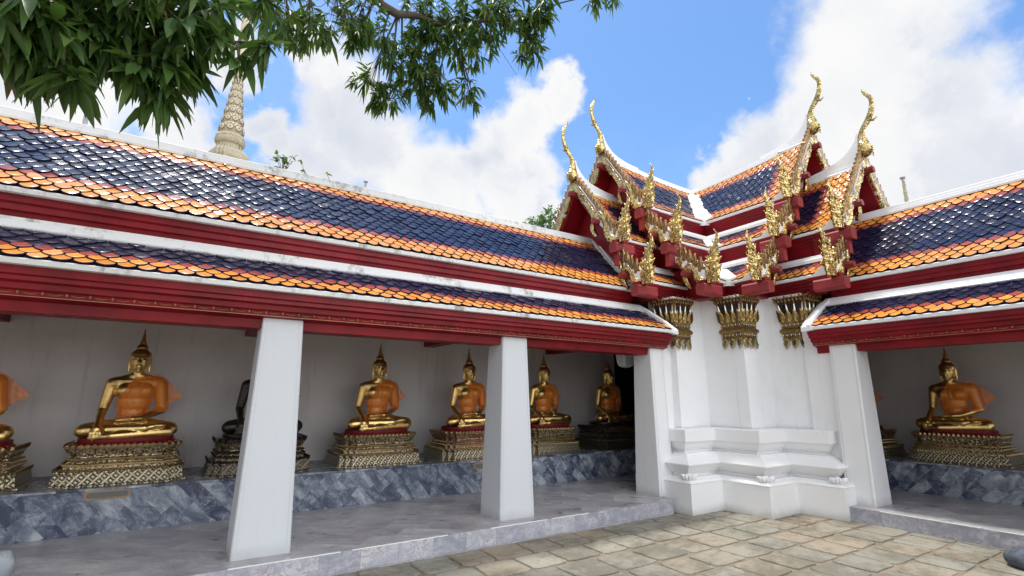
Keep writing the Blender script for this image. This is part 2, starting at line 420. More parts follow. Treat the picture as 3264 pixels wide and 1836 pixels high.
def m_marble(name, cols, bw, bh, rot, vein, veinc, rough=.22, vscale=2.2, mort=.0, joint=(.3, .3, .3), warp=0.0, tw=.50):
    """polished slabs laid on UV metres: per-slab tone, drifting clouds, veins"""
    m_, n_, bs = mat(name)
    uv = n_.new('ShaderNodeTexCoord').outputs['UV']
    mp = n_.new('ShaderNodeMapping'); mp.inputs['Rotation'].default_value = (0, 0, R_(rot)); n_.link(uv, mp.inputs[0])
    br = n_.new('ShaderNodeTexBrick'); br.offset = .5
    for k_, v_ in (('Scale', 1.0), ('Mortar Size', mort), ('Brick Width', bw), ('Row Height', bh), ('Bias', 0.0)): br.inputs[k_].default_value = v_
    br.inputs['Color1'].default_value = (0, 0, 0, 1); br.inputs['Color2'].default_value = (1, 1, 1, 1); br.inputs['Mortar'].default_value = (.5, .5, .5, 1)
    wz = n_.noise(uv, 1.7, 3, .5)
    wv = n_.new('ShaderNodeVectorMath', operation='MULTIPLY_ADD'); n_.link(wz.outputs['Color'], wv.inputs[0]); wv.inputs[1].default_value = (warp,) * 3; n_.link(mp.outputs[0], wv.inputs[2])
    n_.link(wv.outputs[0], br.inputs['Vector'])
    t = n_.new('ShaderNodeSeparateColor'); n_.link(br.outputs['Color'], t.inputs[0])
    # offset the veining per slab so it breaks at the joints
    cb = n_.new('ShaderNodeCombineXYZ'); n_.link(n_.math('MULTIPLY', t.outputs[0], 37.0), cb.inputs[0]); n_.link(n_.math('MULTIPLY', t.outputs[0], 91.0), cb.inputs[2])
    ad = n_.new('ShaderNodeVectorMath', operation='ADD'); n_.link(mp.outputs[0], ad.inputs[0]); n_.link(cb.outputs[0], ad.inputs[1])
    st = n_.new('ShaderNodeMapping'); st.inputs['Scale'].default_value = (1.0, 1.7, 1); st.inputs['Rotation'].default_value = (0, 0, R_(25)); n_.link(ad.outputs[0], st.inputs[0])
    a = n_.noise(st.outputs[0], vscale, 9, .66, .6)
    tone = n_.math('ADD', n_.math('MULTIPLY_ADD', t.outputs[0], tw, -.42 - tw * .35), n_.math('MULTIPLY', a.outputs[0], 1.75))
    c = n_.ramp(tone, [(.25, cols[0]), (.5, cols[1]), (.72, cols[2]), (.95, cols[3])])
    b = n_.noise(ad.outputs[0], vscale * 1.6, 5, .6, 1.4)
    vn = n_.math('MULTIPLY', n_.maprange(n_.math('ABSOLUTE', n_.math('SUBTRACT', b.outputs[0], .5)), .045, .0), n_.maprange(a.outputs[0], .35, .62))
    c = n_.mix(n_.math('MULTIPLY', vn, vein), c, veinc)
    if mort > 0:
        c = n_.mix(n_.math('MULTIPLY', br.outputs['Fac'], .7), c, joint)
    n_.link(c, bs.inputs['Base Color'])
    n_.link(n_.math('MULTIPLY_ADD', a.outputs[0], .25, rough - .08), bs.inputs['Roughness'])
    return m_
M_BEN = m_marble('blue_grey_marble', [(.055, .065, .11), (.14, .165, .225), (.27, .31, .36), (.52, .55, .57)], .30, .15, 45, .5, (.5, .52, .55), vscale=3.4, warp=.16, tw=.44)
M_FLO = m_marble('grey_mauve_marble', [(.29, .275, .29), (.42, .41, .42), (.53, .53, .53), (.66, .66, .655)], .50, .34, 38, .5, (.27, .20, .22), .26, 2.2, tw=.30)
M_RIS = m_marble('pale_veined_marble', [(.30, .31, .36), (.44, .45, .50), (.55, .56, .58), (.64, .60, .58)], .38, 2.0, 0, .7, (.26, .16, .20), .3, 4.2, .004, (.3, .3, .3), tw=.3)
def m_paver():
    m_, n_, bs = mat('worn_sandstone'); co = objco(n_)
    rnd = n_.new('ShaderNodeNewGeometry').outputs['Random Per Island']
    c = n_.ramp(rnd, [(0, (.25, .235, .19)), (.3, (.30, .28, .23)), (.55, (.34, .275, .195)), (.75, (.27, .26, .215)), (1, (.34, .32, .26))])
    a = n_.noise(co, 1.1, 8, .68); b = n_.noise(co, 9, 8, .72); d = n_.noise(co, 40, 5, .7)
    dirt = n_.maprange(n_.math('MULTIPLY_ADD', b.outputs[0], .5, a.outputs[0]), .66, .86)
    c = n_.mix(n_.math('MULTIPLY', dirt, .7), c, (.13, .12, .085))
    c = n_.mix(n_.math('MULTIPLY', n_.maprange(b.outputs[0], .56, .72), .5), c, (.10, .095, .075))
    c = n_.mix(n_.math('MULTIPLY', n_.maprange(d.outputs[0], .60, .72), .45), c, (.60, .57, .48))
    n_.link(c, bs.inputs['Base Color']); setp(bs, Roughness=.85)
    h = n_.math('ADD', n_.math('MULTIPLY', b.outputs[0], 1.0), n_.math('MULTIPLY', d.outputs[0], .35))
    bump(n_, bs, h, .55, .03)
    return m_
M_PAV = m_paver()
def m_mortar():
    m_, n_, bs = mat('dusty_mortar'); co = objco(n_)
    a = n_.noise(co, 2.5, 8, .7); b = n_.noise(co, 25, 6, .7)
    c = n_.mix(n_.maprange(a.outputs[0], .35, .65), (.20, .165, .12), (.28, .225, .16))
    c = n_.mix(n_.math('MULTIPLY', n_.maprange(b.outputs[0], .5, .7), .5), c, (.08, .075, .055))
    n_.link(c, bs.inputs['Base Color']); setp(bs, Roughness=.9)
    bump(n_, bs, b.outputs[0], .6, .02)
    return m_
M_MOR = m_mortar()
def m_leaf(name, c1, c2, tr=.25):
    m_, n_, bs = mat(name)
    rnd = n_.new('ShaderNodeNewGeometry').outputs['Random Per Island']
    c = n_.mix(rnd, c1, c2)
    n_.link(c, bs.inputs['Base Color']); setp(bs, Roughness=.38)
    t = n_.new('ShaderNodeBsdfTranslucent'); n_.link(n_.mix(.5, c, (.16, .30, .03)), t.inputs['Color'])
    ms = n_.new('ShaderNodeMixShader'); ms.inputs[0].default_value = tr
    out = m_.node_tree.nodes['Material Output']
    n_.link(bs.outputs[0], ms.inputs[1]); n_.link(t.outputs[0], ms.inputs[2]); n_.link(ms.outputs[0], out.inputs[0])
    return m_
M_LF = m_leaf('mango_leaf', (.038, .09, .026), (.11, .19, .045), .36)
M_LF2 = m_leaf('young_leaf', (.12, .22, .03), (.20, .28, .05), .35)
M_LF3 = m_leaf('withered_leaf', (.22, .15, .07), (.30, .20, .10), .2)
M_LFB = m_leaf('far_leaf', (.05, .13, .03), (.10, .20, .05), .3)
def m_bark():
    m_, n_, bs = mat('bark'); co = objco(n_)
    a = n_.noise(co, 7, 8, .7)
    n_.link(n_.mix(a.outputs[0], (.05, .04, .03), (.14, .11, .085)), bs.inputs['Base Color']); setp(bs, Roughness=.85)
    bump(n_, bs, a.outputs[0], .6, .03)
    return m_
M_BARK = m_bark()
def m_stone(name, c1, c2, sc=9, b_=.6):
    m_, n_, bs = mat(name); co = objco(n_)
    a = n_.noise(co, sc, 8, .7); b = n_.noise(co, sc * .25, 5, .6)
    c = n_.mix(n_.maprange(a.outputs[0], .35, .68), c1, c2)
    c = n_.mix(n_.math('MULTIPLY', n_.maprange(b.outputs[0], .55, .75), .5), c, tuple(x * .45 for x in c1))
    n_.link(c, bs.inputs['Base Color']); setp(bs, Roughness=.75)
    bump(n_, bs, a.outputs[0], b_, .03)
    return m_
M_ROCK = m_stone('dark_rock', (.05, .06, .08), (.13, .15, .19), 14)
M_ROCK2 = m_stone('pale_rock', (.30, .34, .38), (.45, .48, .50), 14)
M_CHE = m_stone('aged_stucco', (.62, .54, .38), (.70, .63, .47), 8, .3)
M_CHED = m_stone('mossy_stucco', (.42, .37, .25), (.60, .53, .38), 10, .5)
M_CHER = m_stone('terracotta_stucco', (.50, .36, .24), (.58, .46, .34), 9, .3)
M_GROOVE, _n, _b = mat('groove_line'); setp(_b, Base_Color=(.58, .60, .62), Roughness=.7)
M_GREYM, _n, _b = mat('galvanised_metal'); setp(_b, Base_Color=(.42, .45, .48), Roughness=.5, Metallic=.3)
M_LAMP, _n, _b = mat('white_enamel'); setp(_b, Base_Color=(.75, .80, .82), Roughness=.35)
# ---------------------------------------------------------------- ground
rnd = random.Random(7)
mb = MB()
mb.add([(-60, -60, -.014), (60, -60, -.014), (60, 60, -.014), (-60, 60, -.014)], [(0, 1, 2, 3)])
tag(mb.build('ground', M_MOR, recalc=False), kind='structure')
mb = MB()
ys = [-.02]
while ys[-1] > -9.5: ys.append(ys[-1] - rnd.uniform(.42, .50))
def inpier(x, y):
    return (x > -1.66 and y > -.18) or (x > -.93 and y > -.92) or (x > -.2 and y > -1.5)
for r in range(len(ys) - 1):
    x = -11.0 + rnd.uniform(0, .4)
    while x < 1.0:
        w = rnd.uniform(.38, .52)
        x0, x1, y1, y0 = x, x + w, ys[r], ys[r + 1]
        x = x1
        if inpier((x0 + x1) / 2, (y0 + y1) / 2) or x1 > .16 and y1 < -1.4 and x0 > .02: continue
        if x1 > .0 and y0 < -1.4: x1 = -.01
        if x1 - x0 < .12: continue
        gx, gy = rnd.uniform(.008, .016), rnd.uniform(.012, .03)
        z = rnd.uniform(-.003, .003)
        def ring(ins, zz, jit):
            a, b, c, d = x0 + gx + ins, x1 - gx - ins, y0 + gy + ins, y1 - gy - ins
            P = []
            for (ax, ay, bx, by) in ((a, c, b, c), (b, c, b, d), (b, d, a, d), (a, d, a, c)):
                for t in (.1, .37, .63, .9):
                    P.append((ax + (bx - ax) * t, ay + (by - ay) * t, zz))
            return [(p[0] + j[0], p[1] + j[1], p[2]) for p, j in zip(P, jit)]
        jit = [(rnd.uniform(-.009, .009), rnd.uniform(-.009, .009)) for _ in range(16)]
        mb.loft([ring(0, -.02, jit), ring(.003, z - .004, jit), ring(.014, z, jit)], cap=True)
tag(mb.build('stone_paving', M_PAV), kind='structure')

# ---------------------------------------------------------------- tiles
TW, RH = .143, .095
def tile_slope(mb, surf, u0, u1, vmax, keep, colour, rng, rh=RH, lift=.018, TW=.143):
    """fish-scale glazed tiles on surf(u, v) -> (point, normal); v runs up the slope"""
    nr = int(round(vmax / rh)); rh = vmax / nr
    for r in range(nr):
        off = TW / 2 if r % 2 else 0
        n = int((u1 - u0) / TW) + 2
        for k in range(-1, n):
            uc = u0 + off + (k + .5) * TW
            if not keep(uc, (r + .5) * rh): continue
            v0 = r * rh
            top = min(v0 + 1.6 * rh, vmax)
            hw = TW * .475
            tl = rng.gauss(0, .0012); tb = rng.uniform(-.003, .006); tp = rng.gauss(0, .0014)
            out = [(-1, .62), (-.86, .42), (-.58, .19), (-.25, .04), (0, 0), (.25, .04), (.58, .19), (.86, .42), (1, .62)]
            P = []; Q = []; I = []; J = []
            tt = (top - v0) / rh
            ins = [(-.91, .65), (-.79, .49), (-.54, .27), (-.23, .13), (0, .09), (.23, .13), (.54, .27), (.79, .49), (.91, .65), (.91, tt), (-.91, tt)]
            for (a, b), (ai, bi) in zip(out + [(1, tt), (-1, tt)], ins):
                p, nn = surf(uc + a * hw, v0 + b * rh); nn = Vector(nn)
                h = lift + tb - (b / 1.6) * (lift - .006) + a * tl + (.6 - b) * tp
                P.append(Vector(p) + nn * h)
                Q.append(Vector(p) + nn * (h - .012))
                p2, _ = surf(uc + ai * hw, v0 + bi * rh)
                I.append(Vector(p2) + nn * (h + .0015))
                p3, _ = surf(uc + ai * hw * .66, v0 + ((bi - .62) * (.66 if bi < 1.2 else 1) + .62) * rh)
                J.append(Vector(p3) + nn * (h + .0027))
            c = colour(r, nr, uc)
            mb.add(I + J, [(i, (i + 1) % 11, 11 + (i + 1) % 11, 11 + i) for i in range(11) if i != 9] + [tuple(range(11, 22))], c)
            mb.add(P + I, [(i, i + 1, 12 + i, 11 + i) for i in range(8)] + [(8, 9, 20, 19), (10, 0, 11, 21)], 3)
            mb.add(P[:9] + Q[:9], [(i, i + 1, 10 + i, 9 + i) for i in range(8)], 3)
TILES = [M_TO, M_TR, M_TB, M_TE]

def profile_surf(pts, T, dz=None):
    """pts: polyline (lateral, z) from eave up; T(u, lat, z) -> world"""
    L = [0]
    for a, b in zip(pts, pts[1:]): L.append(L[-1] + math.hypot(b[0] - a[0], b[1] - a[1]))
    def at(u, v):
        v = min(max(v, 0), L[-1])
        i = 0
        while i < len(pts) - 2 and v > L[i + 1]: i += 1
        t = (v - L[i]) / (L[i + 1] - L[i])
        w = pts[i][0] + (pts[i + 1][0] - pts[i][0]) * t; z = pts[i][1] + (pts[i + 1][1] - pts[i][1]) * t
        return w, z + (dz(u, v / L[-1]) if dz else 0)
    def s(u, v):
        w, z = at(u, v)
        p = Vector(T(u, w, z))
        w2, z2 = at(u, min(v + .01, L[-1])); w1, z1 = at(u, max(v - .01, 0))
        dv = Vector(T(u, w2, z2)) - Vector(T(u, w1, z1)); du = Vector(T(u + .01, w, z)) - Vector(T(u - .01, w, z))
        n = du.cross(dv).normalized()
        if n.z < 0: n = -n
        return p, n
    return s, L[-1], at

# ---------------------------------------------------------------- the two galleries
def gallery(name, label, T, s0, s1, cols, plat_end, roof_end, low_end, floor_from, ridge_z, seed, beams, cope, bench_to, wall_to, ceil_to):
    """T(s, d, z): s along the gallery, d depth from the edge of its platform"""
    rng = random.Random(seed)
    G = thing(name, label, 'gallery', T(s1, 0, 0))
    inv = -Vector(T(s1, 0, 0))
    def fin(o):
        o.data.transform(Matrix.Translation(inv)); o.parent = G; return o
    X = lambda s: (lambda d, z: T(s, d, z))
    # platform
    mb = MB(); mb.box(s0, plat_end, .0, .75, -.05, .181, T, 0)
    s = s0   # thin white grout bead along the arris, broken here and there
    while s < plat_end - .3:
        l = rng.uniform(.25, 1.1)
        if rng.random() < .72: mb.box(s, min(s + l, plat_end), -.004, .006, .1755, .1845, T, 2)
        s += l + rng.uniform(.02, .12)
    o = mb.build('platform_edge', [M_FLO, M_RIS, M_PL])
    for p in o.data.polygons:
        if p.material_index < 2: p.material_index = 0 if abs(p.normal.z) > .5 else 1
    set_uv(o, lambda c: ((c.x + c.y, c.z) if c.z < 0 else (c.x + c.y, c.z)))
    me = o.data; uv = me.uv_layers.active
    for p in me.polygons:
        for li in p.loop_indices:
            c = me.vertices[me.loops[li].vertex_index].co
            uv.data[li].uv = (c.x, c.y) if abs(p.normal.z) > .5 else (c.x + c.y, c.z)
    fin(o)
    mb = MB(); mb.box(s0, floor_from, .752, 3.5, -.05, .181, T)
    o = mb.build('marble_floor', M_FLO); set_uv(o, lambda c: (c.x, c.y)); fin(o)
    # thin white grout bead along the front edge, broken here and there
    # bench with a dark coping line
    mb = MB(); mb.box(s0, bench_to, 2.0, 3.36, .182, .618, T)
    o = mb.build('marble_bench', M_BEN); set_uv(o, lambda c: (c.x + c.y, c.z)); fin(o)
    mb = MB(); mb.box(s0, bench_to, 1.985, 3.36, .620, .645, T)
    o = mb.build('bench_slab', M_BEN, bevel=.004); set_uv(o, lambda c: (c.x, c.y)); fin(o)
    # back wall
    mb = MB(); mb.box(s0, wall_to, 3.362, 3.62, 0, 4.0, T); fin(mb.build('wall', M_WALL))
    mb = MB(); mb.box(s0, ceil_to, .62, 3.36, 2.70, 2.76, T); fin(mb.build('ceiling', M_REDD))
    # tie beams over each column
    for b in beams:
        mb = MB(); mb.box(b - .10, b + .10, .55, 3.361, 2.50, 2.698, T); fin(mb.build('tie_beam', M_RED, bevel=.006))
    # columns
    for (c, w0, w1) in cols:
        mb = MB()
        rings = []
        for z, hw, f, bk in ((.179, w0 / 2, .225, .715), (2.405, w1 / 2, .285, .645)):
            rings.append((z, hw, f, bk))
        def ring(z, hw, f, bk, cc):
            P = [(c - hw + cc, f), (c - hw, f + cc), (c - hw, bk - cc), (c - hw + cc, bk), (c + hw - cc, bk), (c + hw, bk - cc), (c + hw, f + cc), (c + hw - cc, f)]
            return [T(a, b, z) for a, b in P]
        mb.loft([ring(*rings[0], .012), ring(*rings[1], .012)])
        # narrow groove lines beside the arrises, on the courtyard face
        for sg in (-1, 1):
            pts = []
            for z, hw, f, bk in rings: pts.append((c + sg * (hw - .035), f, z))
            a, b = pts
            mb.add([T(a[0] - .003, a[1] - .0025, a[2]), T(a[0] + .003, a[1] - .0025, a[2]), T(b[0] + .003, b[1] - .0025, b[2]), T(b[0] - .003, b[1] - .0025, b[2])], [(0, 1, 2, 3)], 1)
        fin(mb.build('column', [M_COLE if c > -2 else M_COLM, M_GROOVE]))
    # front beam with mouldings
    prof = [(.10, 2.605), (.10, 2.545), (.125, 2.535), (.125, 2.50), (.17, 2.485), (.175, 2.44), (.215, 2.43), (.225, 2.385), (.25, 2.38), (.33, 2.36), (.34, 2.275), (.60, 2.275), (.60, 2.69), (.12, 2.69)]
    mb = MB(); mb.prism(prof, X(s0), X(low_end - .02)); fin(mb.build('front_beam', M_RED))
    mb = MB(); s = s0
    while s < low_end - .1:
        # drooping gilt swag and a bud
        mb.tube([T(s + .02 + .13 * t, .2205, 2.425 - .017 * math.sin(math.pi * t)) for t in (0, .25, .5, .75, 1)], .0035, 5)
        mb.ell(T(s + .01, .2205, 2.419), (.011, .011, .015), 6, 4)
        s += .15
    mb.box(s0, low_end - .03, .2215, .2265, 2.384, 2.389, T)
    fin(mb.build('gilt_border', M_GT))
    # lower lean-to roof
    lo = [(.045, 2.655), (.60, 3.012)]
    mb = MB(); sf, vm, _ = profile_surf(lo, T)
    def colr(r, nr, u): return 0 if r < 2 else (1 if r == 2 else 2)
    tile_slope(mb, sf, s0, low_end - .1, vm, lambda u, v: u < low_end - .10, colr, rng)
    mb.prism([(.05, 2.652), (.66, 3.045), (.66, 2.93), (.12, 2.60)], X(s0), X(low_end - .05), 3)
    fin(mb.build('lower_roof', TILES, recalc=False))
    mb = MB(); mb.prism([(.045, 2.611), (.11, 2.609), (.12, 2.667), (.062, 2.663), (.042, 2.655)], X(s0), X(low_end)); fin(mb.build('lower_coping', cope, bevel=.004))
    mb = MB(); mb.prism([(.58, 3.03), (.60, 2.98), (.9, 2.98), (.9, 3.165), (.745, 3.165), (.74, 3.128), (.68, 3.118), (.665, 3.06)], X(s0), X(low_end - .11)); fin(mb.build('flashing', cope))
    mb = MB()   # sloping verge at the end of the lower roof
    A = lambda s: (lambda p, q: T(s, p, q))
    mb.prism([(.03, 2.60), (.03, 2.69), (.16, 2.80), (.60, 3.09), (.74, 3.17), (.74, 2.6)], A(low_end - .12), A(low_end - .05))
    mb.prism([(.025, 2.59), (.025, 2.66), (.15, 2.755), (.60, 3.05), (.72, 3.12), (.72, 2.6)], A(low_end - .05), A(low_end + .03))
    fin(mb.build('verge', M_PL, bevel=.006))
    # upper fascia and main roof
    mb = MB(); mb.prism([(.735, 3.372), (.735, 3.305), (.765, 3.29), (.765, 3.235), (.80, 3.225), (.815, 3.15), (1.0, 3.15), (1.0, 3.372)], X(s0), X(roof_end)); fin(mb.build('fascia', M_RED))
    up = [(.675, 3.415), (1.24, 3.925), (1.93, 4.585 + ridge_z - 4.70)]
    mb = MB(); sf, vm, at = profile_surf(up, T)
    def colu(r, nr, u):
        if r < 3: return 0
        if r == 3: return 1
        if r >= nr - 3: return 0
        if r == nr - 4: return 1
        return 2
    sag = lambda v: roof_end + (roof_end_top - roof_end) * v
    roof_end_top = roof_end + .30
    tile_slope(mb, sf, s0, roof_end + .3, vm, lambda u, v: u < roof_end - .09 + .30 * v / vm, colu, rng)
    D = 2 * 1.985
    mb.prism([(.70, 3.408), (1.25, 3.905), (1.95, 4.56 + ridge_z - 4.7), (D - 1.25, 3.905), (D - .70, 3.408), (D - .9, 3.3), (1.985, 4.3), (.9, 3.373)], X(s0), X(roof_end + .28), 3)
    fin(mb.build('main_roof', TILES, recalc=False))
    mb = MB(); mb.prism([(.675, 3.370), (.75, 3.370), (.76, 3.428), (.69, 3.424), (.672, 3.415)], X(s0), X(roof_end - .0)); fin(mb.build('eave_coping', cope, bevel=.004))
    dz = ridge_z - 4.70
    rp = [(1.86, 4.545), (1.86, 4.575), (1.895, 4.585), (1.90, 4.635), (1.925, 4.645), (1.93, 4.69), (1.955, 4.705), (2.015, 4.705), (2.04, 4.69), (2.05, 4.64), (2.08, 4.63), (2.10, 4.545)]
    mb = MB(); mb.prism([(a, b + dz) for a, b in rp], X(s0), X(roof_end + .34)); fin(mb.build('ridge_cap', cope))
    mb = MB()   # verge coping following the slope into the pavilion
    def vr(off0, off1, up_):
        P = [(0, .02), (.25, 0), (.5, .0), (.75, .01), (1, .05)]
        r0 = []; r1 = []
        for t, cz in P:
            w, z = at(0, vm * t); s = roof_end + .30 * t
            r0.append(T(s + off0, w, z + up_ + cz)); r1.append(T(s + off1, w, z + up_ + cz))
        lo0 = [(x, y, z - .12) for x, y, z in [tuple(q) for q in r0]]; lo1 = [(x, y, z - .12) for x, y, z in [tuple(q) for q in r1]]
        rings = [[r0[i], r1[i], lo1[i], lo0[i]] for i in range(len(P))]
        mb.loft(rings)
    vr(-.13, -.04, .035); vr(-.05, .04, .065)
    fin(mb.build('roof_verge', M_PL, bevel=.006))
    return G

TL = lambda s, d, z: (s, d, z)
TRR = lambda s, d, z: (d - .144, s, z)
GL = gallery('temple_gallery', 'long left gallery of white columns and red beams over a row of seated statues', TL,
             -14.5, 3.3, [(-12.72, .50, .37), (-9.90, .5, .37), (-7.115, .5, .375), (-4.315, .5, .375), (-1.63, .34, .29)],
             -1.80, -1.60, -1.42, 3.2, 4.70, 3, [-9.9, -7.1, -4.2, -1.45], M_COPE, 1.14, 3.216, 3.2)
GR = gallery('temple_gallery', 'gallery right of the corner pier, showing one seated statue past its slanting end column', TRR,
             -9.5, 3.3, [(-7.3, .5, .37), (-4.52, .5, .37), (-1.63, .36, .35)],
             -1.55, -1.36, -1.24, .75, 4.78, 5, [-7.2, -4.4, -1.62], M_PL, 3.34, 3.36, .61)

M_BEN2, _n, _b = mat('slate_panel'); setp(_b, Base_Color=(.13, .135, .13), Roughness=.4)
for (G_, T_, sa, sb, da, db) in ((GL, TL, -1.475, -1.19, .36, .67), (GR, TRR, -1.465, -1.05, .37, .70)):
    mb = MB(); mb.box(sa, sb, da, db, .179, 2.70, T_)
    o = mb.build('infill_wall', M_PL); o.data.transform(Matrix.Translation(-G_.location)); o.parent = G_
mb = MB(); mb.box(1.15, 1.20, .76, 3.36, .182, 2.698); mb.box(.42, 1.14, 3.325, 3.361, .646, 2.62); mb.box(.02, 1.14, 1.955, 1.98, .182, .66)  # dark wall door; screen and low bench panel added to darken gallery end
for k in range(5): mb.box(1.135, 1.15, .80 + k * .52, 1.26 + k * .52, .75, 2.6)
M_SCR = m_red('dark_timber_shade', (.018, .011, .009), .6)
o = mb.build('timber_shade_screen', M_SCR, bevel=.004); o.data.transform(Matrix.Translation(-GL.location)); o.parent = GL
# name plaques on the front of the bench
def plaque(x, z, hw, label):
    P = thing('name_plaque', label, 'plaque', (x, 1.999, z), 0, 'plaques on the bench front')
    def ov(hw_, hh, y0, y1, m_, nm, pts=None):
        mb = MB(); pr = []
        for k in range(20):
            a = 2 * math.pi * k / 20
            cx = hw_ - hh
            pr.append(((cx if math.cos(a) > 0 else -cx) + hh * math.cos(a), hh * math.sin(a)))
        mb.prism(pr, lambda p, q: (p, y0, q), lambda p, q: (p, y1, q))
        return mb.build(nm, m_, P)
    ov(hw, .052, -.008, .0, M_GT, 'frame'); ov(hw - .02, .030, -.0105, -.002, M_BEN2, 'panel')
    return P
plaque(-8.44, .575, .20, 'gilt framed oval name plaque below the statue in the first open bay from the left')
plaque(-3.80, .565, .17, 'gilt framed name plaque beside the second white column')
# ---------------------------------------------------------------- corner pavilion
CX, CY = 1.82, 1.97
PAV = thing('corner_pavilion', 'white corner pier carrying a cross-gabled tiled roof with stacked gold edged gables', 'pavilion', (CX, CY, 0))
PINV = Vector((-CX, -CY, 0))
def pfin(o, par=None):
    o.data.transform(Matrix.Translation(PINV)); o.parent = par or PAV; return o
def build_on(mb, name, mats, loc, par=None, **kw):
    """object with its origin at loc, child of the pavilion"""
    o = mb.build(name, mats, **kw); o.data.transform(Matrix.Translation(-Vector(loc)))
    o.parent = par or PAV; o.location = Vector(loc) + PINV if par is None else Vector(loc) - PAR_LOC.get(par.name, Vector((CX, CY, 0)))
    return o
PAR_LOC = {}

# pier: redented plan, s = inset from the foot
def plan(s, z, grow=0):
    P = [(-1.70 + s, -.25 + s), (-.985 + s, -.25 + s), (-.96 + s, -.97 + s), (-.26 + s, -.96 + s), (-.215 + s, -1.575 + s)]
    return [(-1.70 + s, .80, z)] + [(x, y, z) for x, y in P] + [(.66, -1.575 + s, z), (.66, .80, z)]
mb = MB()
foot = [(0.012, -.03), (0, .0), (0, .405), (-.006, .412), (-.006, .422), (.045, .45), (.05, .452)]
mb.loft([plan(s, z) for s, z in foot], cap=False)
tuck = [(.05, .452), (.09, .456), (.095, .472), (.21, .478), (.215, .515), (.185, .522), (.055, .648), (.052, .662), (.22, .752), (.225, .765), (.255, .77), (.26, .79), (.34, .795), (.342, .83), (.31, .84), (.305, .858), (.285, .865), (.255, .93), (.235, .955), (.205, .963), (.205, 1.135), (.21, 1.14), (.46, 1.146)]
mb.loft([plan(s, z) for s, z in tuck], cap=False)
pfin(mb.build('pier_base', M_BASE, bevel=.004))
mb = MB()
mb.loft([plan(.49, 1.12), plan(.515, 3.27)], cap=True)
pfin(mb.build('pier_shaft', M_PL))
mb = MB()
pc = [(-1.70, -.25), (-.96, -.97), (-.215, -1.575)]
for (x, y) in pc:      # slightly proud corner pilasters
    def sq(s, z):
        a, b = x + s, y + s
        return [(a, b, z), (a + .36, b, z), (a + .36, b + .36, z), (a, b + .36, z)]
    mb.loft([sq(.478, 1.142), sq(.503, 3.24)])
pfin(mb.build('corner_pilaster', M_PL, bevel=.004))
# little shell ornaments on the corners of the lower moulding
sh = None
for (x, y) in pc:
    lx, ly = x + .13, y + .13
    if sh is None:
        mb = MB()
        for k in range(-3, 4):
            a = R_(45 + k * 27)
            dx, dy = -math.cos(a), -math.sin(a)
            mb.ell((dx * .075 - .01, dy * .075 - .01, .026), (.060, .022, .030), 8, 6, Matrix.Rotation(a, 3, 'Z') @ Matrix.Rotation(R_(18), 3, 'Y'))
        mb.ell((0, 0, .03), (.06, .06, .035), 10, 6)
        mb.v = [(x * .95, y * .95, z * 1.35) for x, y, z in mb.v]
        sh = mb.build('shell_ornament', M_PL, PAV, smooth=True); sh.location = (lx - CX, ly - CY, .455)
    else:
        c = sh.copy(); COL.objects.link(c); c.parent = PAV; c.location = (lx - CX, ly - CY, .455)

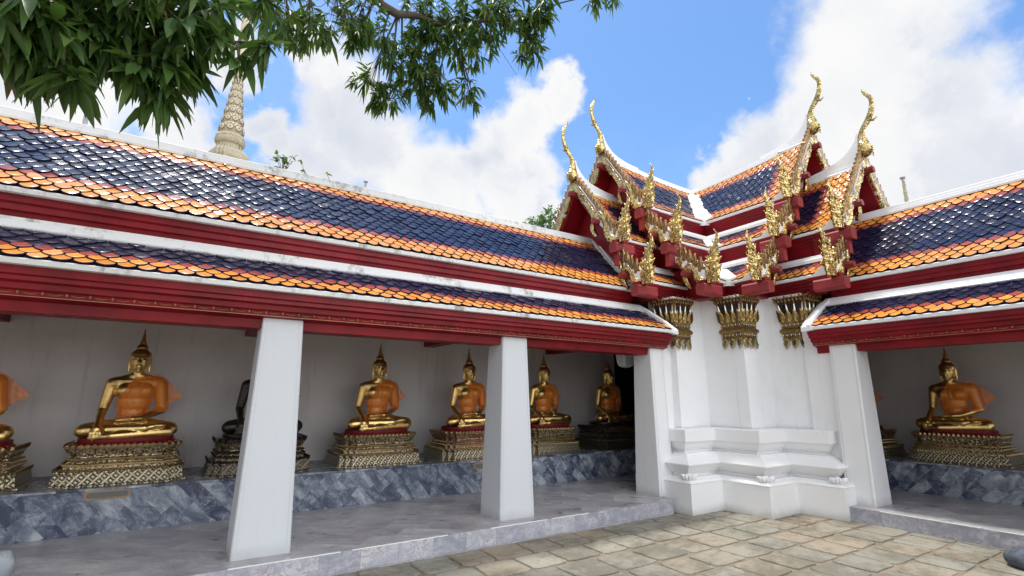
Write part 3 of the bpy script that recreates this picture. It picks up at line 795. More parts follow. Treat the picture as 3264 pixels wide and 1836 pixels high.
# gilded capital: built round (0, 0) = the outer corner, it wraps the square pilaster
def blade(mb, p, out, up, side, L, W, curl=.3, mi=None, th=.012):
    """pointed leaf rooted at p, growing along up, curling towards out"""
    p, out, up, side = Vector(p), Vector(out), Vector(up), Vector(side)
    prof = [(0, .55), (.25, 1), (.55, .85), (.8, .45), (1, .02)]
    rings = []
    for t, w in prof:
        c = p + up * (L * t) + out * (curl * L * t * t)
        a = side * (W * .5 * w)
        rings.append([c - a, c + out * (th * (1 if t < 1 else .1)), c + a, c - out * (th * .6)])
    mb.loft(rings, mi=mi)
def capital():
    mb = MB(); Z0 = 0.025
    h = .18; cx = cy = h
    def sq(hh, z, sub=1): return [(cx - hh, cy - hh, z), (cx + hh, cy - hh, z), (cx + hh, cy + hh, z), (cx - hh, cy + hh, z)]
    core = [(.186, 2.49), (.194, 2.52), (.190, 2.535), (.186, 2.54), (.188, 2.60), (.212, 2.615), (.222, 2.645), (.212, 2.675), (.190, 2.69), (.188, 2.765), (.202, 2.785), (.212, 2.83), (.200, 2.86), (.196, 2.95), (.205, 3.05), (.228, 3.12), (.262, 3.165), (.255, 3.18), (.2, 3.185)]
    mb.loft([sq(a, z) for a, z in core[:12]]); mb.loft([sq(a, z) for a, z in core[11:17]], mi=3); mb.loft([sq(a, z) for a, z in core[16:]])
    faces = []
    for (ox, oy) in ((-1, 0), (0, -1)):
        faces.append((Vector((ox, oy, 0)), Vector((-oy, ox, 0)) if ox else Vector((1, 0, 0))))
    faces = [(Vector((-1, 0, 0)), Vector((0, 1, 0))), (Vector((0, -1, 0)), Vector((1, 0, 0))), (Vector((1, 0, 0)), Vector((0, 1, 0))), (Vector((0, 1, 0)), Vector((1, 0, 0)))]
    C = Vector((cx, cy, 0)); Z = Vector((0, 0, 1))
    for fi, (out, side) in enumerate(faces):
        # drooping petals
        for k in range(3):
            t = (-1 + k) * .135
            p = C + out * .188 + side * t + Z * 2.515
            blade(mb, p, out, -Z, side, .165, .115, .22, 0, .022)
            blade(mb, p + out * .016 - Z * .02, out, -Z, side, .10, .05, .30, 2, .018)
        # bead rows
        for zb, off, r in ((2.572, .196, .013), (2.735, .197, .013)):
            for k in range(12):
                t = (-1 + 2 * (k + .5) / 12) * off
                q = C + out * off + side * t + Z * zb
                mb.ell(q, (r, r, r * 1.4), 6, 4, mi=1 if k % 2 else 0)
                blade(mb, q + Z * .012, out, Z, side, .045, .022, .2, 0, .006)
        # cup leaves
        for k in range(4):
            t = (-1.5 + k) * .105
            blade(mb, C + out * .205 + side * t + Z * 2.79, out, Z, side, .20, .115, .16, 0, .024)
        # tall flutes: gilt, mirror and green glass
        for k in range(7):
            t = (-3 + k) * .060
            if k % 2 == 0:
                r = [C + out * (.200 + a) + side * (t * (1 + b)) + Z * z for a, b, z in ((.0, 0, 2.86), (.004, 0, 2.98), (.016, .08, 3.07), (.042, .22, 3.13))]
                mb.tube(r, [.020, .019, .018, .014], 6, 0)
                r2 = [q + out * .012 for q in r[:3]]
                mb.tube(r2, [.012, .015, .008], 5, 1)
            else:
                q = C + out * .200 + side * t
                mb.add([q - side * .016 + Z * 2.87, q + side * .016 + Z * 2.87, q + side * .02 + out * .012 + Z * 3.07, q - side * .02 + out * .012 + Z * 3.07], [(0, 1, 2, 3)], 2)
        # flame tips
        for k in range(9):
            t = (-4 + k) * .060
            blade(mb, C + out * .238 + side * t + Z * 3.115, out, Z, side, .115 if k % 2 else .085, .048, .5, 0, .012)
        blade(mb, C + out * .205 + side * (-.2) + Z * 2.80, (out - side).normalized(), Z, side, .2, .10, .2, 0, .02)
    return mb
cap0 = None
for (x, y) in pc:
    if cap0 is None:
        cap0 = capital().build('capital', [M_GC, M_GLS, M_GRN, M_DK], PAV, recalc=True); cap0.location = (x + .49 - CX - .008, y + .49 - CY - .008, .03)
    else:
        c = cap0.copy(); COL.objects.link(c); c.parent = PAV; c.location = (x + .49 - CX - .008, y + .49 - CY - .008, .03)

# arms of the cross
ARM = {'L': lambda a, w, z: (CX - a, CY - w, z), 'R': lambda a, w, z: (CX - w, CY - a, z)}
GI, GO = 2.84, 3.63
T1 = [(1.04, 5.165), (.85, 5.33), (.65, 5.54), (.42, 5.84), (.20, 6.14), (.05, 6.38)]
T1O = [(1.15, 4.345), (.94, 4.51), (.70, 4.72), (.45, 5.02), (.22, 5.32), (.05, 5.57)]
T2 = [(1.60, 4.345), (1.30, 4.57), (1.10, 4.745)]
T3 = [(2.26, 3.505), (1.95, 3.73), (1.70, 3.93)]
T3O = [(1.61, 3.505), (1.40, 3.67), (1.25, 3.81)]
def rise(gg, amt):
    return lambda u, t: amt * max(0, (u / gg)) ** 2 * t
def zone(gg, top2, lo=2.6, wg=3.2):
    def c(r, nr, u):
        e = min(r, (nr - 1 - r) + (0 if top2 else 9), (gg - .12 - u) / .108 * .8)
        return 0 if e < lo else (1 if e < lo + 1.05 else 2)
    return c
def soffit_under(mb, pts, A, a0, a1, th=.07):
    lo = [(w, z - .012) for w, z in pts]; lw = [(w - .04, z - th) for w, z in pts][::-1]
    mb.prism(lo + lw, lambda w, z: A(a0, w, z), lambda w, z: A(a1, w, z), 4)
rngp = random.Random(11)
for side in 'LR':
    A = ARM[side]
    def Tm(u, w, z): return A(u, w, z)
    def slope(nm, pts, a0, gg, cfun, dz=None, sgn=1, valley=True):
        mb = MB(); T_ = (lambda u, w, z: A(u, sgn * w, z))
        sf, vm, at = profile_surf(pts, T_, dz)
        def keep(u, v):
            w, z = at(u, v)
            return u < gg - .13 and u > a0 and (not valley or u > w + .04)
        tile_slope(mb, sf, a0 - .2, gg, vm, keep, cfun, rngp, .086, .016, .118)
        lo_ = [(w, z - .014) for w, z in pts]; lw = [(w - .05, z - .09) for w, z in pts][::-1]
        aa = min(p[0] for p in pts) if valley else a0
        # under-slab clipped at the valley
        r0 = []; r1 = []
        for w, z in lo_ + lw:
            s0_ = (w if valley else a0)
            d = dz(gg, 1) * (pts[0][0] - w) / (pts[0][0] - pts[-1][0]) if dz else 0
            r0.append(T_(s0_, w, z)); r1.append(T_(gg - .02, w, z + max(0, d) * .95))
        mb.loft([r0, r1], mi=4)
        pfin(mb.build(nm, TILES + [M_RED], recalc=False))
        return at, vm
    def verge(pts, gg, dz=None, sgn=1, wide=.12):
        mb = MB()
        for (o0, o1, up_) in ((-wide - .02, -.05, .035), (-.06, .02, .06)):
            rings = []
            n = len(pts)
            for i, (w, z) in enumerate(pts):
                t = i / (n - 1); d = dz(gg, t) if dz else 0
                f = .05 * max(0, 1 - t * 3)
                rings.append([A(gg + o0, sgn * w, z + up_ + d + f), A(gg + o1, sgn * w, z + up_ + d + f), A(gg + o1, sgn * w, z - .06 + d), A(gg + o0, sgn * w, z - .06 + d)])
            mb.loft(rings)
        pfin(mb.build('roof_verge', M_PL, bevel=.006))
    def eave(pts, gg, a0, hang=.33, block_out=.06, mould=True):
        """white eave coping, red moulded fascia below"""
        w, z = pts[0]
        mb = MB()
        X0 = lambda p, q: A(max(a0, p - (0 if a0 > p else 0)), p, q)
        cop = [(w + .01, z - .045), (w + .012, z - .005), (w - .03, z + .015), (w - .10, z + .01), (w - .10, z - .05)]
        mb.prism(cop, lambda p, q: A(p if a0 is None else a0, p, q), lambda p, q: A(gg - .08, p, q))
        # upturned white wing beside the gable end
        mb.prism([(gg - .36, z - .03), (gg - .10, z - .03), (gg - .10, z + .21), (gg - .16, z + .12), (gg - .25, z + .05)], lambda p, q: A(p, w + .012, q), lambda p, q: A(p, w - .06, q))
        pfin(mb.build('eave_coping', M_PL, bevel=.004))
        f = w - .035; zt = z - .047
        fa = [(f, zt), (f, zt - .055), (f - .03, zt - .07), (f - .03, zt - .105), (f - .055, zt - .12), (f - .055, zt - .155), (f - .075, zt - .17), (f - .085, zt - hang * .75), (f - .10, zt - hang), (f - .30, zt - hang), (f - .30, zt)]
        mb = MB(); mb.prism(fa, lambda p, q: A(p if a0 is None else a0, p, q), lambda p, q: A(gg - .30, p, q))
        # end of the beam carried out to the gable, with its mouldings
        e = .20
        fb = [(f + .045, zt + .01), (f + .045, zt - .045), (f + .015, zt - .06), (f + .015, zt - .085), (f + .035, zt - .095), (f + .035, zt - .12), (f + .005, zt - .135), (f + .0, zt - e), (f - .09, zt - e), (f - .09, zt + .01)]
        mb.prism(fb, lambda p, q: A(gg - .42, p, q), lambda p, q: A(gg + block_out, p, q))
        pfin(mb.build('fascia', M_RED, bevel=.006))
    dzi = rise(GI, .16); dzo = rise(GO, .10)
    # tile fields
    slope('roof_tiles', T1, -1.0, GI, zone(GI, True), dzi)
    slope('roof_tiles', T1, -.2, GI, zone(GI, True), dzi, sgn=-1, valley=False)
    slope('roof_tiles', T1O, GI - .6, GO, zone(GO, True), dzo, valley=False)
    slope('roof_tiles', T1O, GI - .6, GO, zone(GO, True), dzo, sgn=-1, valley=False)
    slope('roof_tiles', T2, 0, GI, zone(GI, False, 2))
    slope('roof_tiles', T3, 0, GI, zone(GI, False, 2))
    slope('roof_tiles', T3O, GI - .7, GO, zone(GO, False, 1.5), valley=False)
    slope('roof_tiles', T2, -.2, GI, zone(GI, False, 2), sgn=-1, valley=False)
    slope('roof_tiles', T3O, GI - .7, GO, zone(GO, False, 1.5), sgn=-1, valley=False)
    for pts, gg, dz in ((T1, GI, dzi), (T1O, GO, dzo), (T2, GI, None), (T3, GI, None), (T3O, GO, None)):
        verge(pts, gg, dz)
    verge(T1, GI, dzi, -1); verge(T1O, GO, dzo, -1)
    eave(T1, GI, None); eave(T1O, GO, GI - .9); eave(T2, GI, None); eave(T3, GI, None, .23); eave(T3O, GO, GI - .9, .23)
    # white flashings where a skirt roof meets the fascia above
    mb = MB()
    for pts, gg, a0 in ((T2, GI, None), (T3, GI, None), (T3O, GO, GI - .9)):
        w, z = pts[-1]
        pr = [(w + .10, z - .05), (w + .095, z + .01), (w + .04, z + .03), (w + .03, z + .075), (w - .03, z + .09), (w - .10, z + .10), (w - .22, z + .10), (w - .22, z - .05)]
        mb.prism(pr, lambda p, q: A(p if a0 is None else a0, p, q), lambda p, q: A(gg - .15, p, q))
    pfin(mb.build('flashing', M_PL, bevel=.004))
    # gable walls, set back under the overhang
    mb = MB()
    for pts, gg, bot, back in ((T1, GI, 4.6, .34), (T1O, GO, 3.25, .42)):
        P = [(w - .05, z - .05) for w, z in pts]
        poly = [(P[0][0], bot)] + P + [(0, pts[-1][1] + .0)] + [(-w, z) for w, z in P[::-1]] + [(-P[0][0], bot)]
        mb.prism(poly, lambda p, q: A(gg - back, p, q), lambda p, q: A(gg - back - .08, p, q))
    for pts, gg, bot in ((T2, GI, 3.85), (T3, GI, 3.28), (T3O, GO, 3.28)):
        P = [(w - .08, z - .07) for w, z in pts]
        poly = [(P[0][0], bot)] + P + [(P[-1][0] - .3, P[-1][1] + .1), (P[-1][0] - .3, bot)]
        mb.prism(poly, lambda p, q: A(gg - .36, p, q), lambda p, q: A(gg - .42, p, q))
    pfin(mb.build('gable_wall', M_RED))
    # ceiling boards under the lowest eaves
    mb = MB()
    zb = 3.262 if side == 'L' else 3.266
    mb.box(GI - .9, GO - .32, -1.4, 1.40, zb, zb + .03, A) if side == 'L' else mb.box(GI - .9, GO - .32, -1.4, 1.40, zb, zb + .03, A)
    mb.box(2.05, GI - .32, -.5, 2.06, zb - .008, zb + .02, A)
    pfin(mb.build('eave_soffit', M_RED))
    # ridge caps with the white sheet sweeping up into the finial
    for gg, a0, dz_, fz in ((GI, -.6, dzi, 0), (GO, GI - .5, dzo, -.82)):
        mb = MB()
        zt = (T1 if gg == GI else T1O)[-1][1] + .0
        cs = [(.10, -.05), (.10, -.015), (.075, .0), (.07, .05), (.05, .06), (.045, .10), (.0, .118)]
        cs = cs + [(-a, b) for a, b in cs[::-1][1:]]
        rings = []
        for k in range(13):
            a = a0 + (gg - .06 - a0) * k / 12
            d = dz_(a, 1)
            rings.append([A(a, p, zt + q + d) for p, q in cs])
        mb.loft(rings)
        pfin(mb.build('ridge_cap', M_PL))
        mb = MB()
        zz = lambda a: zt + dz_(gg + a, 1) + .05
        top = [(-1.05, 6.60), (-.85, 6.615), (-.68, 6.64), (-.43, 6.70), (-.27, 6.78), (-.15, 6.89), (-.07, 7.0), (-.035, 7.12)]
        n = len(top); rr = []
        for i, (a, z) in enumerate(top):
            zl = min(zz(a) - .06, z + fz - .01)
            rr.append([A(gg + a, -.055, zl), A(gg + a, .055, zl), A(gg + a, .022, z + fz), A(gg + a, -.022, z + fz)])
        rr.append([A(gg + .0, -.055, zz(0) - .06), A(gg + .0, .055, zz(0) - .06), A(gg + .0, .03, 6.95 + fz), A(gg + .0, -.03, 6.95 + fz)])
        mb.loft(rr)
        # stepped white shoulder below the sweep
        mb.prism([(-.62, -.02), (-.10, -.02), (-.10, -.26), (-.16, -.20), (-.24, -.19), (-.30, -.13), (-.42, -.10)],
                 lambda p, q: A(gg + p, .105, zt + dz_(gg, 1) + q - .02), lambda p, q: A(gg + p, .02, zt + dz_(gg, 1) + q + .05))
        pfin(mb.build('ridge_sweep', M_PL, bevel=.005))
    # roof valleys: broad white gutters along the diagonal (one set is enough: built with the left arm)
    if side == 'L':
        for pts, top in ((T1, 1), (T2, 0), (T3, 0)):
            mb = MB(); rings = []
            wd = .10 if top else .085
            n = 8
            L = [(pts[0][0] + .03, pts[0][1] - .02)] + pts
            for i, (w, z) in enumerate(L):
                t = i / (len(L) - 1)
                k = wd * (1.25 - .5 * t)
                def zat(q):
                    for (w0, z0), (w1, z1) in zip(pts, pts[1:]):
                        if w1 <= q <= w0: return z0 + (z1 - z0) * (q - w0) / (w1 - w0)
                    return pts[0][1] + (pts[0][0] - q) * .7 if q > pts[0][0] else pts[-1][1]
                ze = max(zat(w - k) + .03, z + .03); zc = z + .045 + (.015 if i == 0 else 0)
                rings.append([(CX - w - k, CY - w + k, ze), (CX - w - k * .45, CY - w + k * .45, zc + (ze - zc) * .35 + .01), (CX - w, CY - w, zc), (CX - w + k * .45, CY - w - k * .45, zc + (ze - zc) * .35 + .01), (CX - w + k, CY - w - k, ze), (CX - w + k, CY - w - k, z - .06), (CX - w - k, CY - w + k, z - .06)])
            mb.loft(rings)
            pfin(mb.build('valley_coping', M_PL, bevel=.005))

# --- gable trim: bargeboards, flame fins, hooked naga finials, ridge horns
def smooth_poly(P, n=2):
    for _ in range(n):
        Q = []
        for i in range(len(P)):
            a, b = P[i], P[(i + 1) % len(P)]
            Q += [(a[0] * .75 + b[0] * .25, a[1] * .75 + b[1] * .25), (a[0] * .25 + b[0] * .75, a[1] * .25 + b[1] * .75)]
        P = Q
    return P
def pillow(mb, P, F, th, ins=.012, mi=None):
    """thick plate whose faces swell: outline P (2-D), F(p, q, depth) -> 3-D"""
    n = len(P); cxm = sum(p[0] for p in P) / n; cym = sum(p[1] for p in P) / n
    A2 = sum(P[i][0] * P[(i + 1) % n][1] - P[(i + 1) % n][0] * P[i][1] for i in range(n))
    sg = 1 if A2 > 0 else -1
    def inset(k):
        Q = []
        for i in range(n):
            a, b, c = P[i - 1], P[i], P[(i + 1) % n]
            t = Vector((c[0] - a[0], c[1] - a[1])); t = t.normalized() if t.length > 1e-9 else Vector((1, 0))
            nn = Vector((-t.y, t.x)) * sg
            Q.append((b[0] + nn.x * k, b[1] + nn.y * k))
        return Q
    I = inset(ins)
    rings = [[F(*p, -th) for p in I], [F(*p, -th * .55) for p in P], [F(*p, th * .55) for p in P], [F(*p, th) for p in I]]
    mb.loft(rings)
CHOFA = [(0.16, 7.91), (0.2, 7.81), (0.27, 7.71), (0.305, 7.61), (0.31, 7.49), (0.295, 7.33), (0.275, 7.26), (0.30, 7.205), (0.23, 7.19), (0.18, 7.20), (0.14, 7.16), (0.11, 7.04), (0.125, 6.93), (0.16, 6.82), (0.17, 6.73), (0.12, 6.66), (0.04, 6.63), (-.01, 6.68), (-0.045, 6.75), (-0.06, 6.86), (-0.06, 6.95), (-0.045, 7.05), (-0.0, 7.12), (0.06, 7.21), (0.12, 7.30), (0.18, 7.38), (0.21, 7.46), (0.235, 7.55), (0.235, 7.65), (0.21, 7.73), (0.16, 7.81), (0.13, 7.87)]
CHOFA = [(a, z) for a, z in CHOFA]
def chofa():
    """horn finial: origin at the apex of the gable; +x outward, z up; sections get thicker at the bulb"""
    mb = MB()
    path = [(.05, 6.62, .03, .03), (.055, 6.66, .085, .085), (.06, 6.74, .112, .115), (.055, 6.80, .108, .112), (.045, 6.86, .095, .085), (.035, 6.94, .078, .062), (.03, 7.03, .062, .045), (.05, 7.12, .048, .036), (.09, 7.19, .045, .033), (.145, 7.25, .055, .034), (.19, 7.32, .058, .033), (.235, 7.42, .05, .030), (.262, 7.53, .043, .026), (.268, 7.63, .038, .022), (.245, 7.71, .034, .018), (.20, 7.78, .030, .014), (.165, 7.84, .022, .010), (.148, 7.89, .012, .006), (.158, 7.925, .003, .003)]
    rings = []
    n = 10
    for i, (a, z, ra, rb) in enumerate(path):
        a0, z0 = path[max(i - 1, 0)][:2]; a1, z1 = path[min(i + 1, len(path) - 1)][:2]
        t = Vector((a1 - a0, 0, z1 - z0)).normalized(); nn = Vector((t.z, 0, -t.x))
        rings.append([Vector((a, 0, z - 6.62)) + nn * (ra * math.cos(2 * math.pi * k / n)) + Vector((0, 1, 0)) * (rb * math.sin(2 * math.pi * k / n)) for k in range(n)])
    mb.loft(rings)
    # beak on the breast, small crest
    blade(mb, (.215, 0, .63), (0, 0, 1), (1, 0, -.12), (0, 1, 0), .10, .05, .5, None, .02)
    blade(mb, (.20, 0, .66), (0, 0, -1), (.9, 0, -.55), (0, 1, 0), .07, .04, .2, None, .018)
    for k in range(4):
        blade(mb, (.16 - .0 * k, 0, .02 + .05 * k), (1, 0, 0), (.1, 0, -1), (0, 1, 0), .05, .06, .2, None, .015)
    return mb
HANG = [(.21, .84), (.29, .73), (.315, .64), (.30, .54), (.275, .46), (.27, .40), (.265, .36), (.305, .31), (.27, .27), (.285, .2), (.285, .10), (.265, .01), (.22, -.05), (.11, -.02), (-.03, -.02), (-.02, .04), (.02, .10), (.03, .18), (.01, .26), (-.045, .33), (.02, .345), (.05, .40), (.03, .45), (.075, .48), (.055, .54), (.11, .56), (.13, .62), (.19, .645), (.215, .72)]
def hang():
    """naga-head finial; x = lateral (outward), z up, y = depth"""
    mb = MB()
    path = [(.10, -.03, .15, .075), (.12, .05, .155, .08), (.145, .14, .125, .075), (.15, .22, .115, .07), (.13, .30, .12, .085), (.14, .37, .10, .065), (.165, .45, .085, .05), (.195, .53, .072, .042), (.23, .61, .055, .034), (.255, .68, .040, .026), (.255, .74, .028, .018), (.235, .79, .016, .011), (.205, .845, .003, .003)]
    rings = []; n = 10
    for i, (a, z, ra, rb) in enumerate(path):
        rings.append([Vector((a + ra * .86 * math.cos(2 * math.pi * k / n), rb * .75 * math.sin(2 * math.pi * k / n), z)) for k in range(n)])
    mb.loft(rings)
    Y = Vector((0, 1, 0))
    # flame crests along the back and breast, ears and snouts
    for (x, z, dx, L, W) in ((.02, .16, -1, .10, .09), (.02, .26, -1, .12, .10), (.06, .36, -1, .10, .08), (.10, .46, -1, .09, .07), (.14, .54, -1, .08, .06), (.18, .62, -1, .07, .05),
                             (.25, .18, 1, .09, .08), (.25, .30, 1, .10, .08), (.24, .40, 1, .07, .06), (.26, .50, 1, .05, .05)):
        blade(mb, (x - dx * .03, 0, z - .03), (dx, 0, 0), (dx * .35, 0, 1), Y, L, W, .45, None, .03)
    for sy in (-1, 1):
        for (x, z) in ((.05, .10), (.13, .06), (.20, .12), (.16, .24), (.10, .30), (.19, .34), (.17, .44)):
            blade(mb, (x, sy * .048, z), (0, sy, 0), (.1, 0, 1), (1, 0, 0), .11, .075, .30, None, .02)
        mb.ell((.06, sy * .055, .315), (.05, .03, .03), 8, 6)
    # curled lip at the inner foot, leaving the eye-shaped hollow
    blade(mb, (-.03, 0, -.02), (-.4, 0, .2), (-.15, 0, 1), Y, .16, .10, .3, None, .035)
    return mb
def bargeboard(wb, zb, apex=True):
    """gold board in the gable plane. x lateral, z up (absolute), y depth (0 = face)"""
    gold = MB(); mould = MB()
    if apex:
        sw = wb / 1.04
        f = lambda w, z: (w * sw, z - 5.05 + zb)
        up_ = [(-.02, 6.60), (.06, 6.54), (.22, 6.30), (.39, 6.03), (.51, 5.85), (.545, 5.72), (.50, 5.63), (.44, 5.60), (.45, 5.70), (.38, 5.83), (.30, 5.96), (.29, 6.01), (.23, 6.02), (.16, 6.15), (.10, 6.26), (.09, 6.31), (.0, 6.40), (-.04, 6.50)]
        edge = [(-.0, 6.645), (.22, 6.33), (.41, 6.04), (.53, 5.87), (.565, 5.74)]
        hump = [(.455, 5.60, .035), (.49, 5.665, .05), (.56, 5.70, .058), (.64, 5.685, .062), (.71, 5.61, .062), (.755, 5.50, .058), (.775, 5.38, .06), (.80, 5.26, .075), (.86, 5.16, .085), (.95, 5.10, .085), (1.03, 5.08, .07)]
        tail = [(.44, 5.60), (.40, 5.50), (.43, 5.39), (.52, 5.27), (.56, 5.30), (.50, 5.42), (.49, 5.52)]
        fins = [(t, ) for t in range(12)]
        F0, F1 = (.07, 6.60), (1.0, 5.235)
        roof = [(0.03, 6.62), (.22, 6.36), (.42, 6.07), (.60, 5.80), (.75, 5.58), (.90, 5.38), (1.02, 5.26)]
        nf = 13
    else:
        f = lambda w, z: (w + wb, z + zb)
        up_ = [(-.52, .56), (-.44, .50), (-.40, .40), (-.42, .30), (-.47, .33), (-.50, .40), (-.56, .44)]
        edge = None
        hump = [(-.40, .20, .035), (-.385, .27, .05), (-.32, .315, .06), (-.25, .29, .065), (-.195, .21, .062), (-.165, .11, .07), (-.11, .04, .08), (-.03, .02, .07)]
        tail = [(-.41, .24), (-.44, .14), (-.40, .04), (-.32, -.06), (-.28, -.02), (-.34, .08), (-.35, .18)]
        roof = [(-.52, .70), (-.38, .56), (-.22, .40), (-.04, .26)]
        nf = 5
    th = .035
    Fg = lambda p, q, d: (f(p, q)[0], d, f(p, q)[1])
    pillow(gold, smooth_poly(up_, 1), Fg, th, .012)
    pillow(gold, smooth_poly(tail, 1), Fg, th, .010)
    rings = []; n = 8
    for i, (w, z, r) in enumerate(hump):
        w0, z0 = hump[max(0, i - 1)][:2]; w1, z1 = hump[min(len(hump) - 1, i + 1)][:2]
        t = Vector((w1 - w0, 0, z1 - z0)).normalized(); nn = Vector((-t.z, 0, t.x))
        c = Vector((f(w, z)[0], 0, f(w, z)[1]))
        rings.append([c + nn * (r * math.cos(2 * math.pi * k / n)) + Vector((0, 1, 0)) * (.052 * math.sin(2 * math.pi * k / n)) for k in range(n)])
    gold.loft(rings)
    # mauve-white raised moulding on the outer edge
    def mstrip(pts, off, r):
        mould.tube([(f(w, z)[0], -.02, f(w, z)[1] + off) for w, z in pts], r, 6)
    if edge: mstrip(edge, 0, .018)
    mstrip([(w + .0, z + r) for w, z, r in hump[:7]], .0, .014)
    # fins
    L = [0]
    for a, b in zip(roof, roof[1:]): L.append(L[-1] + math.hypot(b[0] - a[0], b[1] - a[1]))
    for k in range(nf):
        s_ = L[-1] * (k + .5) / nf; i = 0
        while s_ > L[i + 1]: i += 1
        t = (s_ - L[i]) / (L[i + 1] - L[i])
        w = roof[i][0] + (roof[i + 1][0] - roof[i][0]) * t; z = roof[i][1] + (roof[i + 1][1] - roof[i][1]) * t
        p = f(w, z)
        h = .19 if apex else .17
        P = [(-.035, -.10), (-.045, 0), (-.035, h * .5), (-.0, h * .86), (.035, h), (.03, h * .7), (.045, h * .35), (.045, -.02), (.03, -.10)]
        gold.cur = 1; pillow(gold, smooth_poly(P, 1), lambda a, b, d: (p[0] + a, d, p[1] + b - .02), .026, .008); gold.cur = 0
    return gold, mould
protos = {}
M_MLD, _n, _b = mat('mauve_glass_moulding'); setp(_b, Base_Color=(.50, .42, .46), Metallic=.5, Roughness=.3)
def place(nm, key, mk, mats, arm, a, w, z, sgn=1, smooth=False):
    """copy a trim piece into the gable plane of an arm; local x = lateral, y = inward depth"""
    if key not in protos:
        o = mk().build(nm, mats, PAV, smooth=smooth)
    else:
        o = protos[key].copy(); COL.objects.link(o); o.parent = PAV
    protos.setdefault(key, o)
    # local (x, y, z): x -> lateral, y -> inward along the arm, z -> up
    if arm == 'L': M = Matrix(((0, 1, 0), (-sgn, 0, 0), (0, 0, 1))); pos = ARM['L'](a, w, z)
    else: M = Matrix(((-sgn, 0, 0), (0, 1, 0), (0, 0, 1))); pos = ARM['R'](a, w, z)
    M4 = M.to_4x4(); M4.translation = Vector(pos) + PINV
    o.matrix_local = M4
    return o
def chofa_mk():
    mb = chofa()
    mb.v = [(p[1], -p[0], p[2]) for p in mb.v]     # outward = -y local
    return mb
def block_mk(kind):
    mb = MB()
    if kind == 'end':      # square red beam end with a hanging bracket
        P = [(-.085, -.03), (-.06, 0), (.06, 0), (.085, -.03), (.085, -.15), (.06, -.18), (-.06, -.18), (-.085, -.15)]
        mb.prism(P, lambda p, q: (p, -.13, q), lambda p, q: (p, .32, q))
    elif kind == 'bracket':
        mb.prism([(-.05, -.18), (.05, -.18), (.05, -.40), (-.05, -.40)], lambda p, q: (p, -.06, q), lambda p, q: (p, .30, q))
    else:                  # purlin end
        P = [(-.055, -.02), (-.03, .04), (.04, .045), (.06, .0), (.04, -.05), (-.03, -.055)]
        mb.prism(P, lambda p, q: (p, -.14, q), lambda p, q: (p, .40, q))
    return mb
bcache = {}
def boards(arm, gg, wb, zb, apex, sgn=1, hangf=True):
    key = 'bb%.2f%d' % (wb if apex else 0, apex)
    if key not in bcache:
        bcache[key] = bargeboard(wb if apex else 0, 0, apex)
    gold, mould = bcache[key]
    o = place('bargeboard', key, lambda: gold, [M_GM, M_FIN], arm, gg, 0 if apex else sgn * wb, zb, sgn)
    place('board_moulding', key + 'm', lambda: mould, [M_MLD], arm, gg, 0 if apex else sgn * wb, zb, sgn, True)
    if hangf:
        place('naga_finial', 'hang', hang, [M_GM], arm, gg - .01, sgn * wb, zb, sgn)
    # red timber ends
    place('beam_end', 'end', lambda: block_mk('end'), [M_REDB], arm, gg, sgn * (wb - .03), zb - .03, sgn)
    if hangf and zb > 4: place('bracket', 'brk', lambda: block_mk('bracket'), [M_REDB], arm, gg, sgn * (wb - .03), zb - .03, sgn)
    pw = (.60 * wb / 1.04, zb + .50) if apex else (wb - .33, zb + .20)
    place('purlin_end', 'pur', lambda: block_mk('purlin'), [M_REDB], arm, gg, sgn * pw[0], pw[1], sgn)
for arm in 'LR':
    for gg, tiers in ((GI, [(1.04, 5.09, True), (1.60, 4.27, False), (2.26, 3.43, False)]), (GO, [(1.15, 4.27, True), (1.61, 3.43, False)])):
        for (wb, zb, apex) in tiers:
            boards(arm, gg, wb, zb, apex)
            if apex: boards(arm, gg, wb, zb, apex, -1)
        fz = 0 if gg == GI else -.82
        o = place('ridge_horn', 'chofa', chofa_mk, [M_GM], arm, gg, 0, 6.62 + fz, 1, True)
        place('purlin_end', 'pur', lambda: block_mk('purlin'), [M_REDB], arm, gg, 0, 6.36 + fz, 1)
